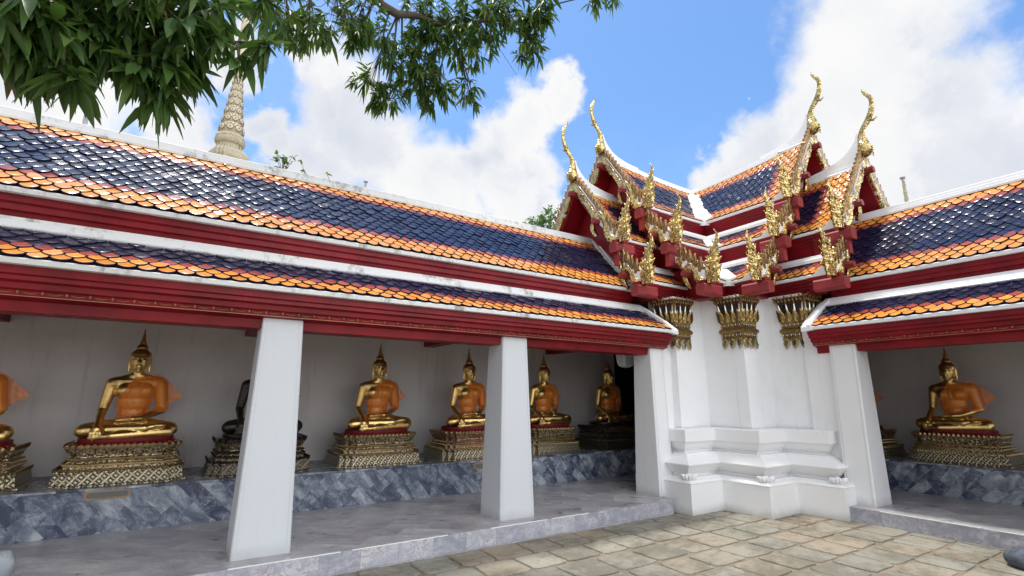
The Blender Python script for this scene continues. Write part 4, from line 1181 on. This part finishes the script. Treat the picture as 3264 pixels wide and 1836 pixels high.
# ---------------------------------------------------------------- statues
def cap(mb, a, b, ra, rb, n=10, seg=6):
    a, b = Vector(a), Vector(b)
    pts = []; rad = []
    d = (b - a).normalized()
    for k in range(3):
        t = math.pi / 2 * k / 3
        pts.append(a - d * (ra * math.cos(t))); rad.append(max(ra * math.sin(t), .002))
    for k in range(seg + 1):
        t = k / seg; pts.append(a.lerp(b, t)); rad.append(ra + (rb - ra) * t)
    for k in range(2, -1, -1):
        t = math.pi / 2 * k / 3
        pts.append(b + d * (rb * math.cos(t))); rad.append(max(rb * math.sin(t), .002))
    mb.tube(pts, rad, n)
def figure_mesh():
    mb = MB()
    E = mb.ell
    E((0, .04, .60), (.25, .17, .13)); E((0, .03, .76), (.150, .108, .14)); E((0, .02, .90), (.165, .115, .16))
    E((0, .01, 1.02), (.205, .125, .14)); E((-.09, -.05, 1.03), (.10, .075, .085)); E((.09, -.05, 1.03), (.10, .075, .085))
    cap(mb, (-.19, .02, 1.115), (.19, .02, 1.115), .090, .090); cap(mb, (-.11, .02, 1.165), (.11, .02, 1.165), .062, .062); cap(mb, (-.04, .01, 1.2), (.04, .01, 1.2), .06, .06)
    cap(mb, (0, .01, 1.15), (0, -.005, 1.30), .064, .056)
    # head
    HB = len(mb.v)
    E((0, -.015, 1.395), (.090, .100, .118), 20, 14); E((0, -.045, 1.335), (.062, .060, .062))
    E((0, .005, 1.445), (.102, .108, .085), 20, 12)          # hair cap
    E((0, .01, 1.535), (.058, .058, .050)); E((0, .01, 1.575), (.036, .036, .04))
    cap(mb, (0, -.106, 1.415), (0, -.124, 1.368), .010, .0165); E((0, -.108, 1.337), (.032, .014, .008)); E((0, -.106, 1.324), (.022, .013, .008))
    E((0, -.095, 1.293), (.026, .022, .022))
    for s in (-1, 1):
        cap(mb, (s * .012, -.108, 1.425), (s * .066, -.083, 1.432), .007, .006)      # brow
        E((s * .036, -.094, 1.401), (.026, .016, .011))                                # eyelid
        cap(mb, (s * .090, .0, 1.425), (s * .092, .0, 1.295), .016, .013); E((s * .092, .0, 1.29), (.013, .014, .028))
    mb.v[HB:] = [(x * 1.13, y * 1.10 - .004, 1.44 + (z - 1.44) * 1.13) for x, y, z in mb.v[HB:]]
    # arms
    cap(mb, (-.235, .02, 1.115), (-.292, .03, .80), .072, .052); cap(mb, (-.292, .03, .80), (-.285, -.225, .665), .050, .036)
    cap(mb, (-.285, -.225, .665), (-.285, -.30, .60), .036, .038)
    for k, (dx, L) in enumerate(((-.042, .10), (-.016, .125), (.010, .12), (.036, .095))):
        cap(mb, (-.285 + dx, -.315, .60), (-.285 + dx * 1.15, -.335, .555), .0135, .0125, 8, 2)
        cap(mb, (-.285 + dx * 1.15, -.335, .555), (-.285 + dx * 1.2, -.325, .595 - L), .0125, .009, 8, 2)
    cap(mb, (-.235, -.28, .60), (-.215, -.325, .545), .014, .010, 8, 3)
    cap(mb, (.235, .02, 1.115), (.295, .04, .80), .072, .052); cap(mb, (.295, .04, .80), (.10, -.20, .705), .050, .036)
    cap(mb, (.10, -.20, .705), (.03, -.235, .70), .035, .034)
    for k, (dz, L) in enumerate(((-.2, .115), (-.215, .13), (-.232, .125), (-.25, .105))):
        cap(mb, (.01, dz, .703), (.01 - L, dz - .012, .70), .0135, .009, 8, 3)
    cap(mb, (.05, -.215, .72), (-.0, -.222, .745), .014, .010, 8, 3)
    # crossed legs
    for s in (-1, 1):
        cap(mb, (s * .14, .0, .60), (s * .40, -.15, .575), .108, .088)
        E((s * .415, -.165, .572), (.078, .085, .075))
    cap(mb, (-.40, -.18, .575), (.16, -.285, .595), .070, .048); cap(mb, (.16, -.285, .60), (.34, -.27, .63), .036, .030); E((.30, -.285, .622), (.07, .04, .03))
    cap(mb, (.40, -.20, .545), (-.14, -.33, .52), .068, .044); cap(mb, (-.14, -.33, .52), (-.33, -.31, .505), .036, .026)
    for x in (-.0, .02):
        pass
    E((0, -.03, .555), (.40, .22, .075), 24, 10)
    # girdle fold at the waist and hem over the shins
    cap(mb, (-.13, -.10, .685), (.14, -.10, .685), .028, .028)
    o = mb.build('figure', M_GS)
    r = o.modifiers.new('remesh', 'REMESH'); r.mode = 'VOXEL'; r.voxel_size = .0085; r.use_smooth_shade = True
    sm = o.modifiers.new('smooth', 'SMOOTH'); sm.factor = .5; sm.iterations = 2
    bpy.context.view_layer.update()
    dg = bpy.context.evaluated_depsgraph_get()
    me = bpy.data.meshes.new_from_object(o.evaluated_get(dg))
    bpy.data.objects.remove(o)
    me.polygons.foreach_set('use_smooth', [True] * len(me.polygons))
    me.materials.clear(); me.materials.append(M_GS)
    return me
FIG = figure_mesh()
FIGD = FIG.copy(); FIGD.materials.clear(); FIGD.materials.append(M_GB)
def robe_mesh():
    """gauze sash: the torso skin on the left shoulder side, lifted off the metal, plus the free corner"""
    bm = bmesh.new(); bm.from_mesh(FIG)
    bm.normal_update()
    kill = []
    for f in bm.faces:
        c = f.calc_center_median()
        ok = .70 < c.z < 1.205 and abs(c.x) < .36 and c.y < .17
        # bare right shoulder: cut on the diagonal from the neck to the right waist
        if c.x < -.02 - (c.z - .76) * .0 and c.z > .84 + (c.x + .20) * 2.0 + .0: ok = False
        if c.x < -.205: ok = False
        if c.z < .80 and c.y > -.0: ok = False
        if c.z < .77 and (c.x > .17 or c.x < -.15 or c.y < -.17): ok = False
        if not ok: kill.append(f)
    bmesh.ops.delete(bm, geom=kill, context='FACES')
    for _ in range(3):
        bmesh.ops.smooth_vert(bm, verts=bm.verts, factor=.5, use_axis_x=True, use_axis_y=True, use_axis_z=True)
    bm.normal_update()
    for v in bm.verts: v.co += v.normal * .016
    # free corner of the cloth behind the left shoulder
    P = [(.08, .06, 1.22), (.19, .10, 1.255), (.25, .13, 1.215), (.30, .10, 1.18), (.36, .145, 1.12), (.40, .11, 1.07), (.46, .15, 1.01), (.50, .13, .965), (.42, .16, .92), (.38, .11, .88), (.33, .15, .84), (.27, .12, .80), (.20, .10, .92), (.15, .08, 1.05)]
    vs = [bm.verts.new(p) for p in P]; cc = bm.verts.new((.27, .12, 1.0))
    for i in range(len(vs)): bm.faces.new((vs[i], vs[(i + 1) % len(vs)], cc))
    me = bpy.data.meshes.new('robe'); bm.to_mesh(me); bm.free()
    me.materials.append(M_ROBE)
    me.polygons.foreach_set('use_smooth', [True] * len(me.polygons))
    return me
ROBE = robe_mesh()

def ped_plan(hw, hd, z, st=.07):
    """rectangle with twice-stepped corners and a slightly bowed front"""
    P = [(-hw, -hd + 2 * st), (-hw + st, -hd + 2 * st), (-hw + st, -hd + st), (-hw + 2 * st, -hd + st), (-hw + 2 * st, -hd), (hw - 2 * st, -hd), (hw - 2 * st, -hd + st), (hw - st, -hd + st), (hw - st, -hd + 2 * st), (hw, -hd + 2 * st), (hw, hd), (-hw, hd)]
    return [(x, y, z) for x, y in P]
def pedestal_meshes(mos, pan, tag_):
    mb = MB()
    low = [(.64, .46, .0), (.635, .455, .012), (.61, .435, .02), (.585, .41, .135), (.60, .42, .14), (.60, .42, .15)]
    mb.loft([ped_plan(a, b, z) for a, b, z in low])
    panel = mb.build('panel_course', pan, recalc=True)
    mb = MB()
    up_ = [(.57, .395, .15), (.555, .385, .165), (.525, .36, .17), (.52, .355, .20), (.535, .37, .205), (.54, .372, .225), (.51, .345, .23), (.495, .335, .255), (.52, .355, .262), (.525, .36, .285), (.50, .34, .29), (.485, .33, .315), (.50, .345, .32), (.535, .37, .385), (.545, .38, .41), (.53, .365, .418), (.50, .34, .42)]
    for i in range(len(up_) - 1):
        z = up_[i][2]
        gild = z in (.20, .205, .225, .262, .285, .385, .41)
        mb.loft([ped_plan(a, b, z_, .062) for a, b, z_ in up_[i:i + 2]], cap=i == len(up_) - 2, mi=1 if gild else 0)
    # teeth and petals standing along each course
    Z = Vector((0, 0, 1))
    def teeth(hw, hd, z, st, n_per_m, h, w, lean=.15, up=1):
        P = [Vector(p) for p in ped_plan(hw, hd, z, st)]
        for i in range(len(P)):
            a, b = P[i], P[(i + 1) % len(P)]
            if i == 10: continue
            L = (b - a).length; k = max(1, int(round(L * n_per_m))); d = (b - a).normalized(); out = Vector((d.y, -d.x, 0))
            for j in range(k):
                q = a.lerp(b, (j + .5) / k)
                blade(mb, q, out, Z * up, d, h, min(w, L / k * .98), lean, 1 if h < .07 else 0, .012)
    teeth(.592, .415, .148, .07, 30, .040, .032)
    teeth(.535, .37, .222, .062, 40, .02, .02)
    teeth(.50, .345, .318, .062, 17, .085, .058, .35)
    teeth(.54, .375, .395, .062, 17, .048, .055, .15)
    teeth(.52, .355, .262, .062, 40, .018, .02)
    course = mb.build('lotus_courses', [mos, M_GB if mos is M_MOSD else M_GP], recalc=True)
    return panel, course
def cushion_mesh():
    mb = MB()
    def e(hw, hd, z):
        return [(hw * math.copysign(abs(math.cos(t)) ** .75, math.cos(t)), -.03 + hd * math.copysign(abs(math.sin(t)) ** .75, math.sin(t)), z) for t in [2 * math.pi * k / 36 for k in range(36)]]
    mb.loft([e(.485, .325, .415), e(.49, .33, .43), e(.475, .32, .445), e(.46, .31, .448), e(.465, .315, .47), e(.46, .31, .492), e(.42, .27, .50)])
    return mb
def spike_mesh():
    mb = MB(); prof = [(.034, 1.60), (.040, 1.60), (.040, 1.612), (.030, 1.62)]
    z = 1.62; r = .034
    for k in range(8):
        prof += [(r, z), (r * .72, z + .019)]; z += .02; r *= .85
    prof += [(.004, z + .02)]
    mb.lathe(prof, (0, .01, 0), 10)
    return mb
def make_statue(kind, label):
    dark = kind in ('dark', 'dim'); rosy = kind == 'rosy'  # dim kind: gold figure, shade put into pedestal and cushion colours
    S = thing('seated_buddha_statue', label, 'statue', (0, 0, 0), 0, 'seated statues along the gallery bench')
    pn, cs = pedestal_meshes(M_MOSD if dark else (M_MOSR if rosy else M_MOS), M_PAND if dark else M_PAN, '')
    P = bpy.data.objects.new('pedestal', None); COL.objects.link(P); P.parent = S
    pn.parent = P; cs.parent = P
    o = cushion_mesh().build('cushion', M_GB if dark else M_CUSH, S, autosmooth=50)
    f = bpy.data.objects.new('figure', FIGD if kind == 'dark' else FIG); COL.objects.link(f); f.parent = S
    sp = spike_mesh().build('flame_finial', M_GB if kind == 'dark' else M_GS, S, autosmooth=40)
    r = bpy.data.objects.new('robe', ROBE); COL.objects.link(r); r.parent = S
    return S
ST = {}
def statue(kind, x, y, label, rz=0, scale=1.0, robe=True):
    if kind not in ST:
        S = make_statue(kind, label); ST[kind] = S
    else:
        S = copy_tree(ST[kind]); S['label'] = label
    if not robe:
        for ch in list(S.children):
            if ch.name.startswith('robe'): bpy.data.objects.remove(ch)
    S.location = (x, y, .6455); S.rotation_euler = (0, 0, rz); S.scale = (scale,) * 3
    return S
YS = 2.60
statue('gold', -8.38, YS, 'large gilded seated statue in orange gauze, alone in full view in the leftmost open bay')
statue('gold', -9.86, YS, 'gilded seated statue cut off by the left edge, only shoulder and knee showing')
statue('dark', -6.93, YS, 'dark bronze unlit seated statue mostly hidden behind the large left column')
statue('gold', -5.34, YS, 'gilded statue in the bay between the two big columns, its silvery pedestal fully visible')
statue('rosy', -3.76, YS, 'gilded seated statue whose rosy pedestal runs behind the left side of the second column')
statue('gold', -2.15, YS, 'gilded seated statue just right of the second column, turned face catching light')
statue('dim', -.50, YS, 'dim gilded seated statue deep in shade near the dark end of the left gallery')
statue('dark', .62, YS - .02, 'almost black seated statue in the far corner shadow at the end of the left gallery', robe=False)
statue('gold', 2.46, -2.12, 'gilded seated statue alone in full view in the right gallery', R_(-90))
statue('gold', 2.46, -.60, 'gilded seated statue half hidden behind the slanting end column of the right gallery', R_(-90))

# white enamel lamp box under the beam by the corner column
LB = thing('wall_lamp', 'rounded white lamp box hanging in shadow beside the corner column', 'lamp', (-1.40, 1.2, 2.32))
mb = MB()
def rr(hw, hd, z, c=.03):
    return [(x, y, z) for x, y in ((-hw + c, -hd), (hw - c, -hd), (hw, -hd + c), (hw, hd - c), (hw - c, hd), (-hw + c, hd), (-hw, hd - c), (-hw, -hd + c))]
mb.loft([rr(.06, .05, -.19), rr(.11, .08, -.17), rr(.135, .10, -.12), rr(.145, .11, .0), rr(.145, .11, .17)])
mb.build('housing', M_LAMP, LB, bevel=.01)
mb = MB(); mb.tube([(0, 0, .17), (0, 0, .377)], .02); mb.ell((0, 0, -.185), (.03, .03, .02)); mb.build('bracket', M_GREYM, LB)

# ---------------------------------------------------------------- spires beyond the roofs
M_CHEL = m_stone('stucco_dark_line', (.20, .16, .10), (.30, .25, .17), 12, .4)  # dark outline colour for the bosses and ring junctions
def chedi(name, label, loc, body, top, group=None, scale=1.0):
    Cd = thing(name, label, 'stupa', loc, R_(20), group)
    mb = MB()
    def sqr(h, z, n=1):
        c = h * .16
        P = [(-h, -h + 2 * c), (-h + c, -h + 2 * c), (-h + c, -h + c), (-h + 2 * c, -h + c), (-h + 2 * c, -h)]
        out = []
        for k in range(4):
            a = math.pi / 2 * k
            out += [(x * math.cos(a) - y * math.sin(a), x * math.sin(a) + y * math.cos(a), z) for x, y in P]
        return out
    mb.loft([sqr(h, z) for h, z in ((2.6, 0), (2.6, .8), (2.3, .9), (2.3, 1.6), (2.45, 1.7), (2.0, 1.9), (1.9, 2.9), (2.05, 3.0), (1.7, 3.2), (1.6, 4.0), (1.7, 4.1), (1.35, 4.3), (1.3, 4.8))])
    mb.build('terraced_base', M_CHED, Cd)
    mb = MB(); mb.lathe([(1.25, 4.8), (1.2, 5.2), (1.22, 5.5), (1.05, 6.0), (.80, 6.8), (.62, 7.6), (.52, 8.2), (.50, 8.7)], n=28); mb.build('bell', body, Cd, smooth=True)
    mb = MB(); mb.loft([sqr(h, z) for h, z in ((.45, 8.6), (.50, 8.7), (.50, 8.85), (.46, 8.88), (.49, 8.95), (.49, 9.12), (.43, 9.16), (.42, 9.22))]); mb.build('harmika', M_CHED, Cd)
    mb = MB(); mb.lathe([(.35, 9.2), (.33, 9.25), (.33, 9.42), (.38, 9.44), (.43, 9.50), (.44, 9.58), (.40, 9.62), (.42, 9.68), (.38, 9.76), (.30, 9.80), (.29, 9.86)], n=28)
    for k in range(14):
        a = 2 * math.pi * k / 14
        mb.box(-.02, .02, -.02, .02, 0, .18, lambda x, y, z: ((.345) * math.cos(a) + x, .345 * math.sin(a) + y, 9.23 + z))
    mb.build('neck', M_CHED, Cd, autosmooth=40)
    z = 9.84; r = .36
    for k in range(9):
        h = .335 * (.94 ** k)
        mb = MB()
        mb.lathe([(r * .80, z), (r * .97, z + h * .14), (r * 1.0, z + h * .36), (r * .93, z + h * .62), (r * .82, z + h * .86), (r * .74, z + h * .98), (r * .6, z + h)], n=26)
        nb_ = 9
        for j in range(nb_):
            a = 2 * math.pi * (j + .5 * (k % 2)) / nb_
            c = Vector((r * .985 * math.cos(a), r * .985 * math.sin(a), z + h * .36)); M = Matrix.Rotation(a, 3, 'Z')
            mb.ell(c - Vector((math.cos(a), math.sin(a), 0)) * r * .012, (r * .05, r * .345, h * .33), 12, 6, M, 1); mb.ell(c, (r * .06, r * .27, h * .25), 10, 6, M); mb.ell(c + Vector((math.cos(a), math.sin(a), 0)) * r * .045, (r * .04, r * .09, h * .09), 8, 5, M, 1)
        for j in range(nb_ * 2):
            a = 2 * math.pi * j / (nb_ * 2)
            c = Vector((r * .86 * math.cos(a), r * .86 * math.sin(a), z + h * .74))
            mb.ell(c, (r * .04, r * .10, h * .13), 4, 2, Matrix.Rotation(a, 3, 'Z'), 1)
        mb.build('lotus_ring', [body, M_CHEL], Cd, autosmooth=35)
        z += h; r *= .875
    mb = MB(); mb.lathe([(r * .8, z), (r * 1.1, z + .12), (r * 1.25, z + .35), (r * 1.0, z + .6), (r * .8, z + .75), (.11, z + .85), (.14, z + .95), (.12, z + 1.6), (.10, z + 2.6), (.10, z + 2.7), (.14, z + 2.75), (.10, z + 2.9), (.05, z + 3.6), (.01, z + 4.6)], n=16)
    for i in range(14):
        zz = z + .95 + i * .12; rr_ = .142 - .003 * i
        for j in range(6):
            a = 2 * math.pi * (j + .5 * (i % 2)) / 6
            mb.ell((rr_ * math.cos(a) * .93, rr_ * math.sin(a) * .93, zz), (.016, .07, .075), 6, 4, Matrix.Rotation(a, 3, 'Z'))
    mb.build('spire', body, Cd, autosmooth=45)
    return Cd
chedi('stone_chedi', 'cream stone stupa spire with lotus rings rising behind the left roof under the branches', (-7.58, 12.0, 0), M_CHE, 0, 'stupas beyond the galleries')
chedi('stone_chedi', 'brownish stupa spire just showing at the left edge of the photo above the roof', (-13.85, 14.0, .2), M_CHER, 0, 'stupas beyond the galleries')
def tip(x, y, z0, z1, r, label, ball=True, lean=(0, 0), seg=False):
    o = thing('rod_finial', label, 'finial', (x, y, 0), 0, 'slender rods beyond the roofs')
    mb = MB(); n = 9
    P = [(lean[0] * k / n, lean[1] * k / n, z0 - 1.5 + (z1 - z0 + 1.5) * k / n) for k in range(n + 1)]
    mb.tube([(0, 0, 0), P[0]], [r * 1.6, r * 1.4], 10)
    mb.tube(P, [r * (1.4 - .7 * k / n) for k in range(n + 1)], 10)
    if seg:
        for k in range(3, n + 1): mb.ell(P[k], (r * 1.3 * (1.3 - .6 * k / n),) * 2 + (r * .5,), 10, 6)
    mb.build('rod', M_ROCK2 if not seg else M_CHED, o, autosmooth=50)
    mb = MB(); mb.ell((P[-1][0], P[-1][1], z1 + r * .4), (r * 1.5, r * 1.5, r * .9)); mb.build('knob', M_ROCK2, o, smooth=True)
tip(-3.74, 10, 8.0, 8.38, .05, 'short grey rod with a cap above the middle of the left ridge')
tip(4.94, 12, 8.7, 9.20, .06, 'grey rod in front of the green tree beside the left gable')
tip(15, 1.90, 9.0, 10.1, .07, 'slender segmented stone rod above the right gallery roof', seg=True)
tip(-10.68, 10, 8.1, 8.62, .06, 'pale leaning rod partly behind leaves at the left end of the roof', lean=(-.06, 0))

# ---------------------------------------------------------------- rocks at the picture's edges
def rock(name, label, loc, r, m_, seed):
    rg = random.Random(seed); mb = MB(); mb.ell((0, 0, 0), r, 24, 16)
    o = mb.build(name, m_, smooth=True); me = o.data
    from mathutils import noise
    for v in me.vertices:
        n_ = noise.fractal(v.co * 5 + Vector((seed, 0, 0)), 1.0, 2.2, 4)
        v.co += v.co.normalized() * n_ * .035
    o.location = loc
    return tag(o, label, 'rock')
rock('rock', 'dark blue grey boulder cut by the right edge on the paving', (-.72, -3.51, .07), (.28, .26, .13), M_ROCK, 3)
rock('pale_rock', 'small pale rounded stone at the lower left edge of the marble floor', (-8.985, .84, .26), (.10, .10, .13), M_ROCK2, 8)

# ---------------------------------------------------------------- trees
def leaf(mb, p, d, L, W, nrm, droop, mi=0):
    """lanceolate leaf with a fold along the midrib, bending down towards its tip"""
    d = d.normalized(); s = d.cross(nrm)
    s = s.normalized() if s.length > 1e-5 else d.orthogonal().normalized()
    up = s.cross(d)
    prof = [(0, .05), (.18, .62), (.42, 1.0), (.70, .72), (.88, .34), (1.0, .02)]
    mid = []; lf = []; rt = []
    for t, w in prof:
        c = p + d * (L * t) + Vector((0, 0, -1)) * (droop * L * t * t)
        mid.append(c - up * (.10 * W * w)); lf.append(c + s * (W * .5 * w) + up * (.04 * W)); rt.append(c - s * (W * .5 * w) + up * (.04 * W))
    n = len(prof)
    vs = lf + mid + rt
    fs = []
    for i in range(n - 1):
        fs.append((i, i + 1, n + i + 1, n + i)); fs.append((n + i, n + i + 1, 2 * n + i + 1, 2 * n + i))
    mb.add(vs, fs, mi)
def cluster(mb, tw, p, ax, rg, L, nl, mi, W=.2):
    """whorl of drooping leaves round a twig end"""
    ax = ax.normalized()
    a = ax.orthogonal().normalized(); b = ax.cross(a)
    for k in range(nl):
        th = 2 * math.pi * (k * .382 + rg.uniform(-.06, .06)); el = rg.uniform(.15, 1.25)
        d = ax * math.cos(el) + (a * math.cos(th) + b * math.sin(th)) * math.sin(el)
        d.z -= .22
        q = p - ax * rg.uniform(0, L * .6)
        ll = L * rg.uniform(.5, 1.2)
        leaf(mb, q, d, ll, ll * W * rg.uniform(.85, 1.2), Vector((rg.uniform(-.5, .5), rg.uniform(-.5, .5), 1)), rg.uniform(.1, .8), mi)
rg = random.Random(21)
MT = thing('mango_tree', 'leafy tree with long drooping leaves overhanging the top left of the view', 'tree', (-10.6, -3.4, 0))
MINV = Vector((10.6, 3.4, 0))
fol = MB(); twg = MB(); lim = MB()
def at(px, py, dist): return CAM + pdir(px, py) * dist
# leaf masses: (x, y, radius) in the wide view and metres from the eye give a real position and size
MASS = [  # near, lower left boughs
    (40, 10, 120, 3.6, 34), (200, -10, 130, 3.8, 38), (360, 0, 120, 3.8, 38), (105, 90, 70, 3.5, 18), (265, 95, 75, 3.7, 20), (410, 100, 60, 3.8, 15), (40, 85, 35, 3.5, 5),
    (165, 205, 34, 3.3, 10), (70, 130, 40, 3.5, 8), (130, 150, 30, 3.4, 4), (405, 235, 38, 3.6, 11), (385, 165, 50, 3.6, 12), (470, 165, 24, 3.8, 5), (335, 170, 22, 3.5, 3), (490, 30, 70, 3.9, 16), (10, 60, 60, 3.6, 12),
    (555, 110, 30, 3.7, 4), (600, 150, 10, 3.7, 2), (665, 120, 22, 3.7, 4), (555, 20, 42, 4.6, 10), (660, 5, 30, 4.8, 7),
    # farther boughs, middle
    (690, 25, 70, 5.6, 34), (780, 55, 55, 6.0, 24), (850, 40, 60, 6.3, 26), (730, 95, 25, 5.8, 6), (920, 50, 60, 6.6, 24), (890, 85, 30, 6.4, 7), (960, 110, 50, 6.8, 18),
    (1010, 150, 55, 7.0, 30), (1060, 190, 62, 7.0, 42), (930, 215, 42, 6.9, 22), (980, 250, 42, 6.9, 20), (1080, 110, 60, 7.2, 34), (1130, 60, 70, 7.2, 44), (1170, 120, 55, 7.2, 28),
    (1100, 235, 45, 7.0, 22), (1075, 262, 20, 7.0, 4), (1180, 225, 36, 7.1, 13), (1195, 262, 12, 7.1, 2), (1060, 40, 60, 7.3, 26), (1210, 40, 60, 7.4, 32), (1280, 20, 60, 7.5, 32),
    (1340, 50, 48, 7.5, 30), (1325, 110, 42, 7.4, 22), (1310, 145, 22, 7.4, 6), (1370, 15, 40, 7.5, 14), (1500, -12, 30, 7.6, 9), (1545, 2, 14, 7.6, 3), (1460, -25, 30, 7.6, 8), (1225, 90, 40, 7.3, 10),
    # out of the picture above, so the crown goes on
    (200, -200, 260, 4.4, 90), (700, -200, 260, 6.2, 90), (1200, -200, 240, 7.6, 90), (-300, 0, 260, 4.2, 70), (600, -600, 500, 7.0, 120), (1500, -300, 240, 8.5, 60), (-500, -500, 500, 6.0, 90)]
hubs = {}
limbs = {'near': [(-10.6, -3.4, 2.2), (-10.1, -2.9, 3.3), at(-150, 0, 3.9), at(100, 40, 3.8), at(300, 70, 3.9), at(470, 100, 3.9), at(640, 110, 3.8)],
         'far': [(-10.6, -3.4, 2.6), (-10.0, -2.8, 4.2), at(250, -260, 5.2), at(620, -120, 5.8), at(900, -60, 6.6), at(960, 12, 6.8), at(1000, 36, 6.9), at(1045, 38, 7.0), at(1130, 70, 7.2), at(1230, 50, 7.4), at(1330, 60, 7.5), at(1400, 10, 7.6), at(1520, -20, 7.7)],
         'high': [(-10.6, -3.4, 3.0), (-10.3, -3.2, 5.0), (-9.6, -2.6, 6.6), (-8.2, -1.6, 7.6), (-6.4, -.6, 8.2)]}
lim.tube([(-10.6, -3.4, -.1), (-10.62, -3.42, .3), (-10.58, -3.38, 1.2), (-10.6, -3.4, 2.4), (-10.55, -3.35, 3.2)], [.30, .24, .21, .20, .16], 14)
lim.tube(limbs['near'], [.12, .085, .06, .045, .03, .02, .008], 9)
lim.tube(limbs['far'], [.13, .10, .08, .065, .055, .05, .05, .035, .025, .018, .014, .01, .006], 9)
lim.tube(limbs['high'], [.14, .11, .08, .05, .02], 9)
LP = [(Vector(p)) for L_ in limbs.values() for i in range(len(L_) - 1) for p in [Vector(L_[i]).lerp(Vector(L_[i + 1]), t / 4) for t in range(4)]]
for (px, py, rad, dist, n) in MASS:
    c = at(px, py, dist); R0 = rad / 1257 * dist
    hub = min(LP, key=lambda q: (q - c).length)
    near = dist < 4.7
    mid_ = hub.lerp(c, .6) + Vector((0, 0, .1 * (hub - c).length))
    lim.tube([hub, mid_, c], [.014, .010, .005], 5)
    for k in range(n):
        while True:
            q = Vector((rg.uniform(-1, 1), rg.uniform(-1, 1), rg.uniform(-1, 1)))
            if q.length < 1: break
        p = c + q * R0 * 1.0
        v_ = p - CAM; zc = v_.dot(FW)
        if py < -20 and zc > 0 and abs(v_.dot(RT) / zc) < 1.15 and v_.dot(UP) / zc < .62: continue
        if near and zc > 0 and v_.dot(RT) / zc < -.88 and v_.dot(UP) / zc < .41: continue
        ax = (q + Vector((rg.uniform(-.4, .4), rg.uniform(-.4, .4), -.3)))
        twg.tube([c.lerp(p, .1) if k % 3 else mid_, c.lerp(p, .6) + Vector((0, 0, .03)), p], [.004, .003, .002], 4)
        t = rg.random()
        mi = 2 if (near and t < .012) else (1 if t < (.07 if near else .14) else 0)
        L = .15 if near else .135
        cluster(fol, twg, p, ax, rg, L * rg.uniform(.85, 1.2), rg.randint(7, 11), mi, .29 if near else .25)
# a few thin hanging tendrils
for (a, b) in (((1255, 120), (1300, 190)), ((1210, 130), (1215, 185)), ((1190, 140), (1222, 188))):
    p0, p1 = at(*a, 7.3), at(*b, 7.3)
    twg.tube([p0, p0.lerp(p1, .5) + Vector((.02, 0, -.02)), p1], [.003, .0025, .002], 4)
for mb_, nm, mts in ((lim, 'trunk', M_BARK), (twg, 'twigs', M_BARK)):
    o = mb_.build(nm, mts, smooth=True, recalc=False); o.data.transform(Matrix.Translation(MINV)); o.parent = MT
o = fol.build('foliage', [M_LF, M_LF2, M_LF3], smooth=True, recalc=False); o.data.transform(Matrix.Translation(MINV)); o.parent = MT

def bg_tree(name, label, base, top, R0, n, L, seed, cat='tree', group=None):
    rg = random.Random(seed)
    T_ = thing(name, label, cat, (base[0], base[1], 0), 0, group)
    tr = MB(); fo = MB()
    tr.tube([(0, 0, -.1), (.1, 0, top * .4), (0, .1, top - R0)], [R0 * .13, R0 * .10, R0 * .06], 10)
    for k in range(9):
        a = rg.uniform(0, 6.28); e = rg.uniform(.1, 1.2)
        q = Vector((math.cos(a) * math.cos(e), math.sin(a) * math.cos(e), math.sin(e))) * R0 * .8
        tr.tube([(0, .1, top - R0 * 1.1), Vector((0, .1, top - R0)) + q * .5, Vector((0, .1, top - R0)) + q], [R0 * .05, R0 * .03, R0 * .01], 6)
    for k in range(n):
        while True:
            q = Vector((rg.uniform(-1, 1), rg.uniform(-1, 1), rg.uniform(-1, 1)))
            if .45 < q.length < 1: break
        lump = 1 + .18 * math.sin(q.x * 7 + seed) * math.cos(q.y * 6) * math.sin(q.z * 8)
        p = Vector((0, 0, top - R0)) + Vector((q.x, q.y, q.z)) * R0 * lump
        cluster(fo, None, p, q + Vector((0, 0, -.2)), rg, L * rg.uniform(.8, 1.2), 7, 0 if rg.random() < .8 else 1, .26)
    tr.build('trunk', M_BARK, T_, smooth=True, recalc=False); fo.build('crown', [M_LFB, M_LF2], T_, smooth=True, recalc=False)
    return T_
bg_tree('round_tree', 'bushy green tree behind the left end of the pavilion roof', (7.9, 14.8), 11.6, 2.05, 1100, .30, 5)
def sprig(label, base, z0, z1, n, seed, spread):
    rg = random.Random(seed); T_ = thing('sapling', label, 'sapling', (base[0], base[1], 0), 0, 'sprigs above the left ridge')
    st = MB(); fo = MB()
    st.tube([(0, 0, -.05), (.02, .0, z0 * .5), (0, 0, z0)], [.05, .04, .025], 8)
    for k in range(n):
        dx = rg.uniform(-spread, spread); h = rg.uniform(z0, z1)
        p = Vector((dx, rg.uniform(-.1, .1), h))
        st.tube([(0, 0, z0 - .3), (dx * .4, 0, (z0 + h) / 2 - .05), p], [.01, .006, .003], 5)
        cluster(fo, None, p, Vector((dx * .5, 0, 1)), rg, .13, rg.randint(3, 5), 0 if rg.random() < .6 else 1, .55)
    st.build('stem', M_BARK, T_, recalc=False); fo.build('leaves', [M_LFB, M_LF2], T_, smooth=True, recalc=False)
sprig('leafy sapling tip above the left ridge, right of the stupa spire', (-6.75, 5.0), 5.95, 6.36, 16, 2, .16)
sprig('thin bare sprig with few leaves right of the leafy sapling on the ridge', (-6.25, 5.05), 5.9, 6.30, 4, 4, .22)
sprig('small low sprig of two or three leaves farther right on the left ridge', (-5.75, 5.0), 5.85, 6.12, 4, 9, .2)
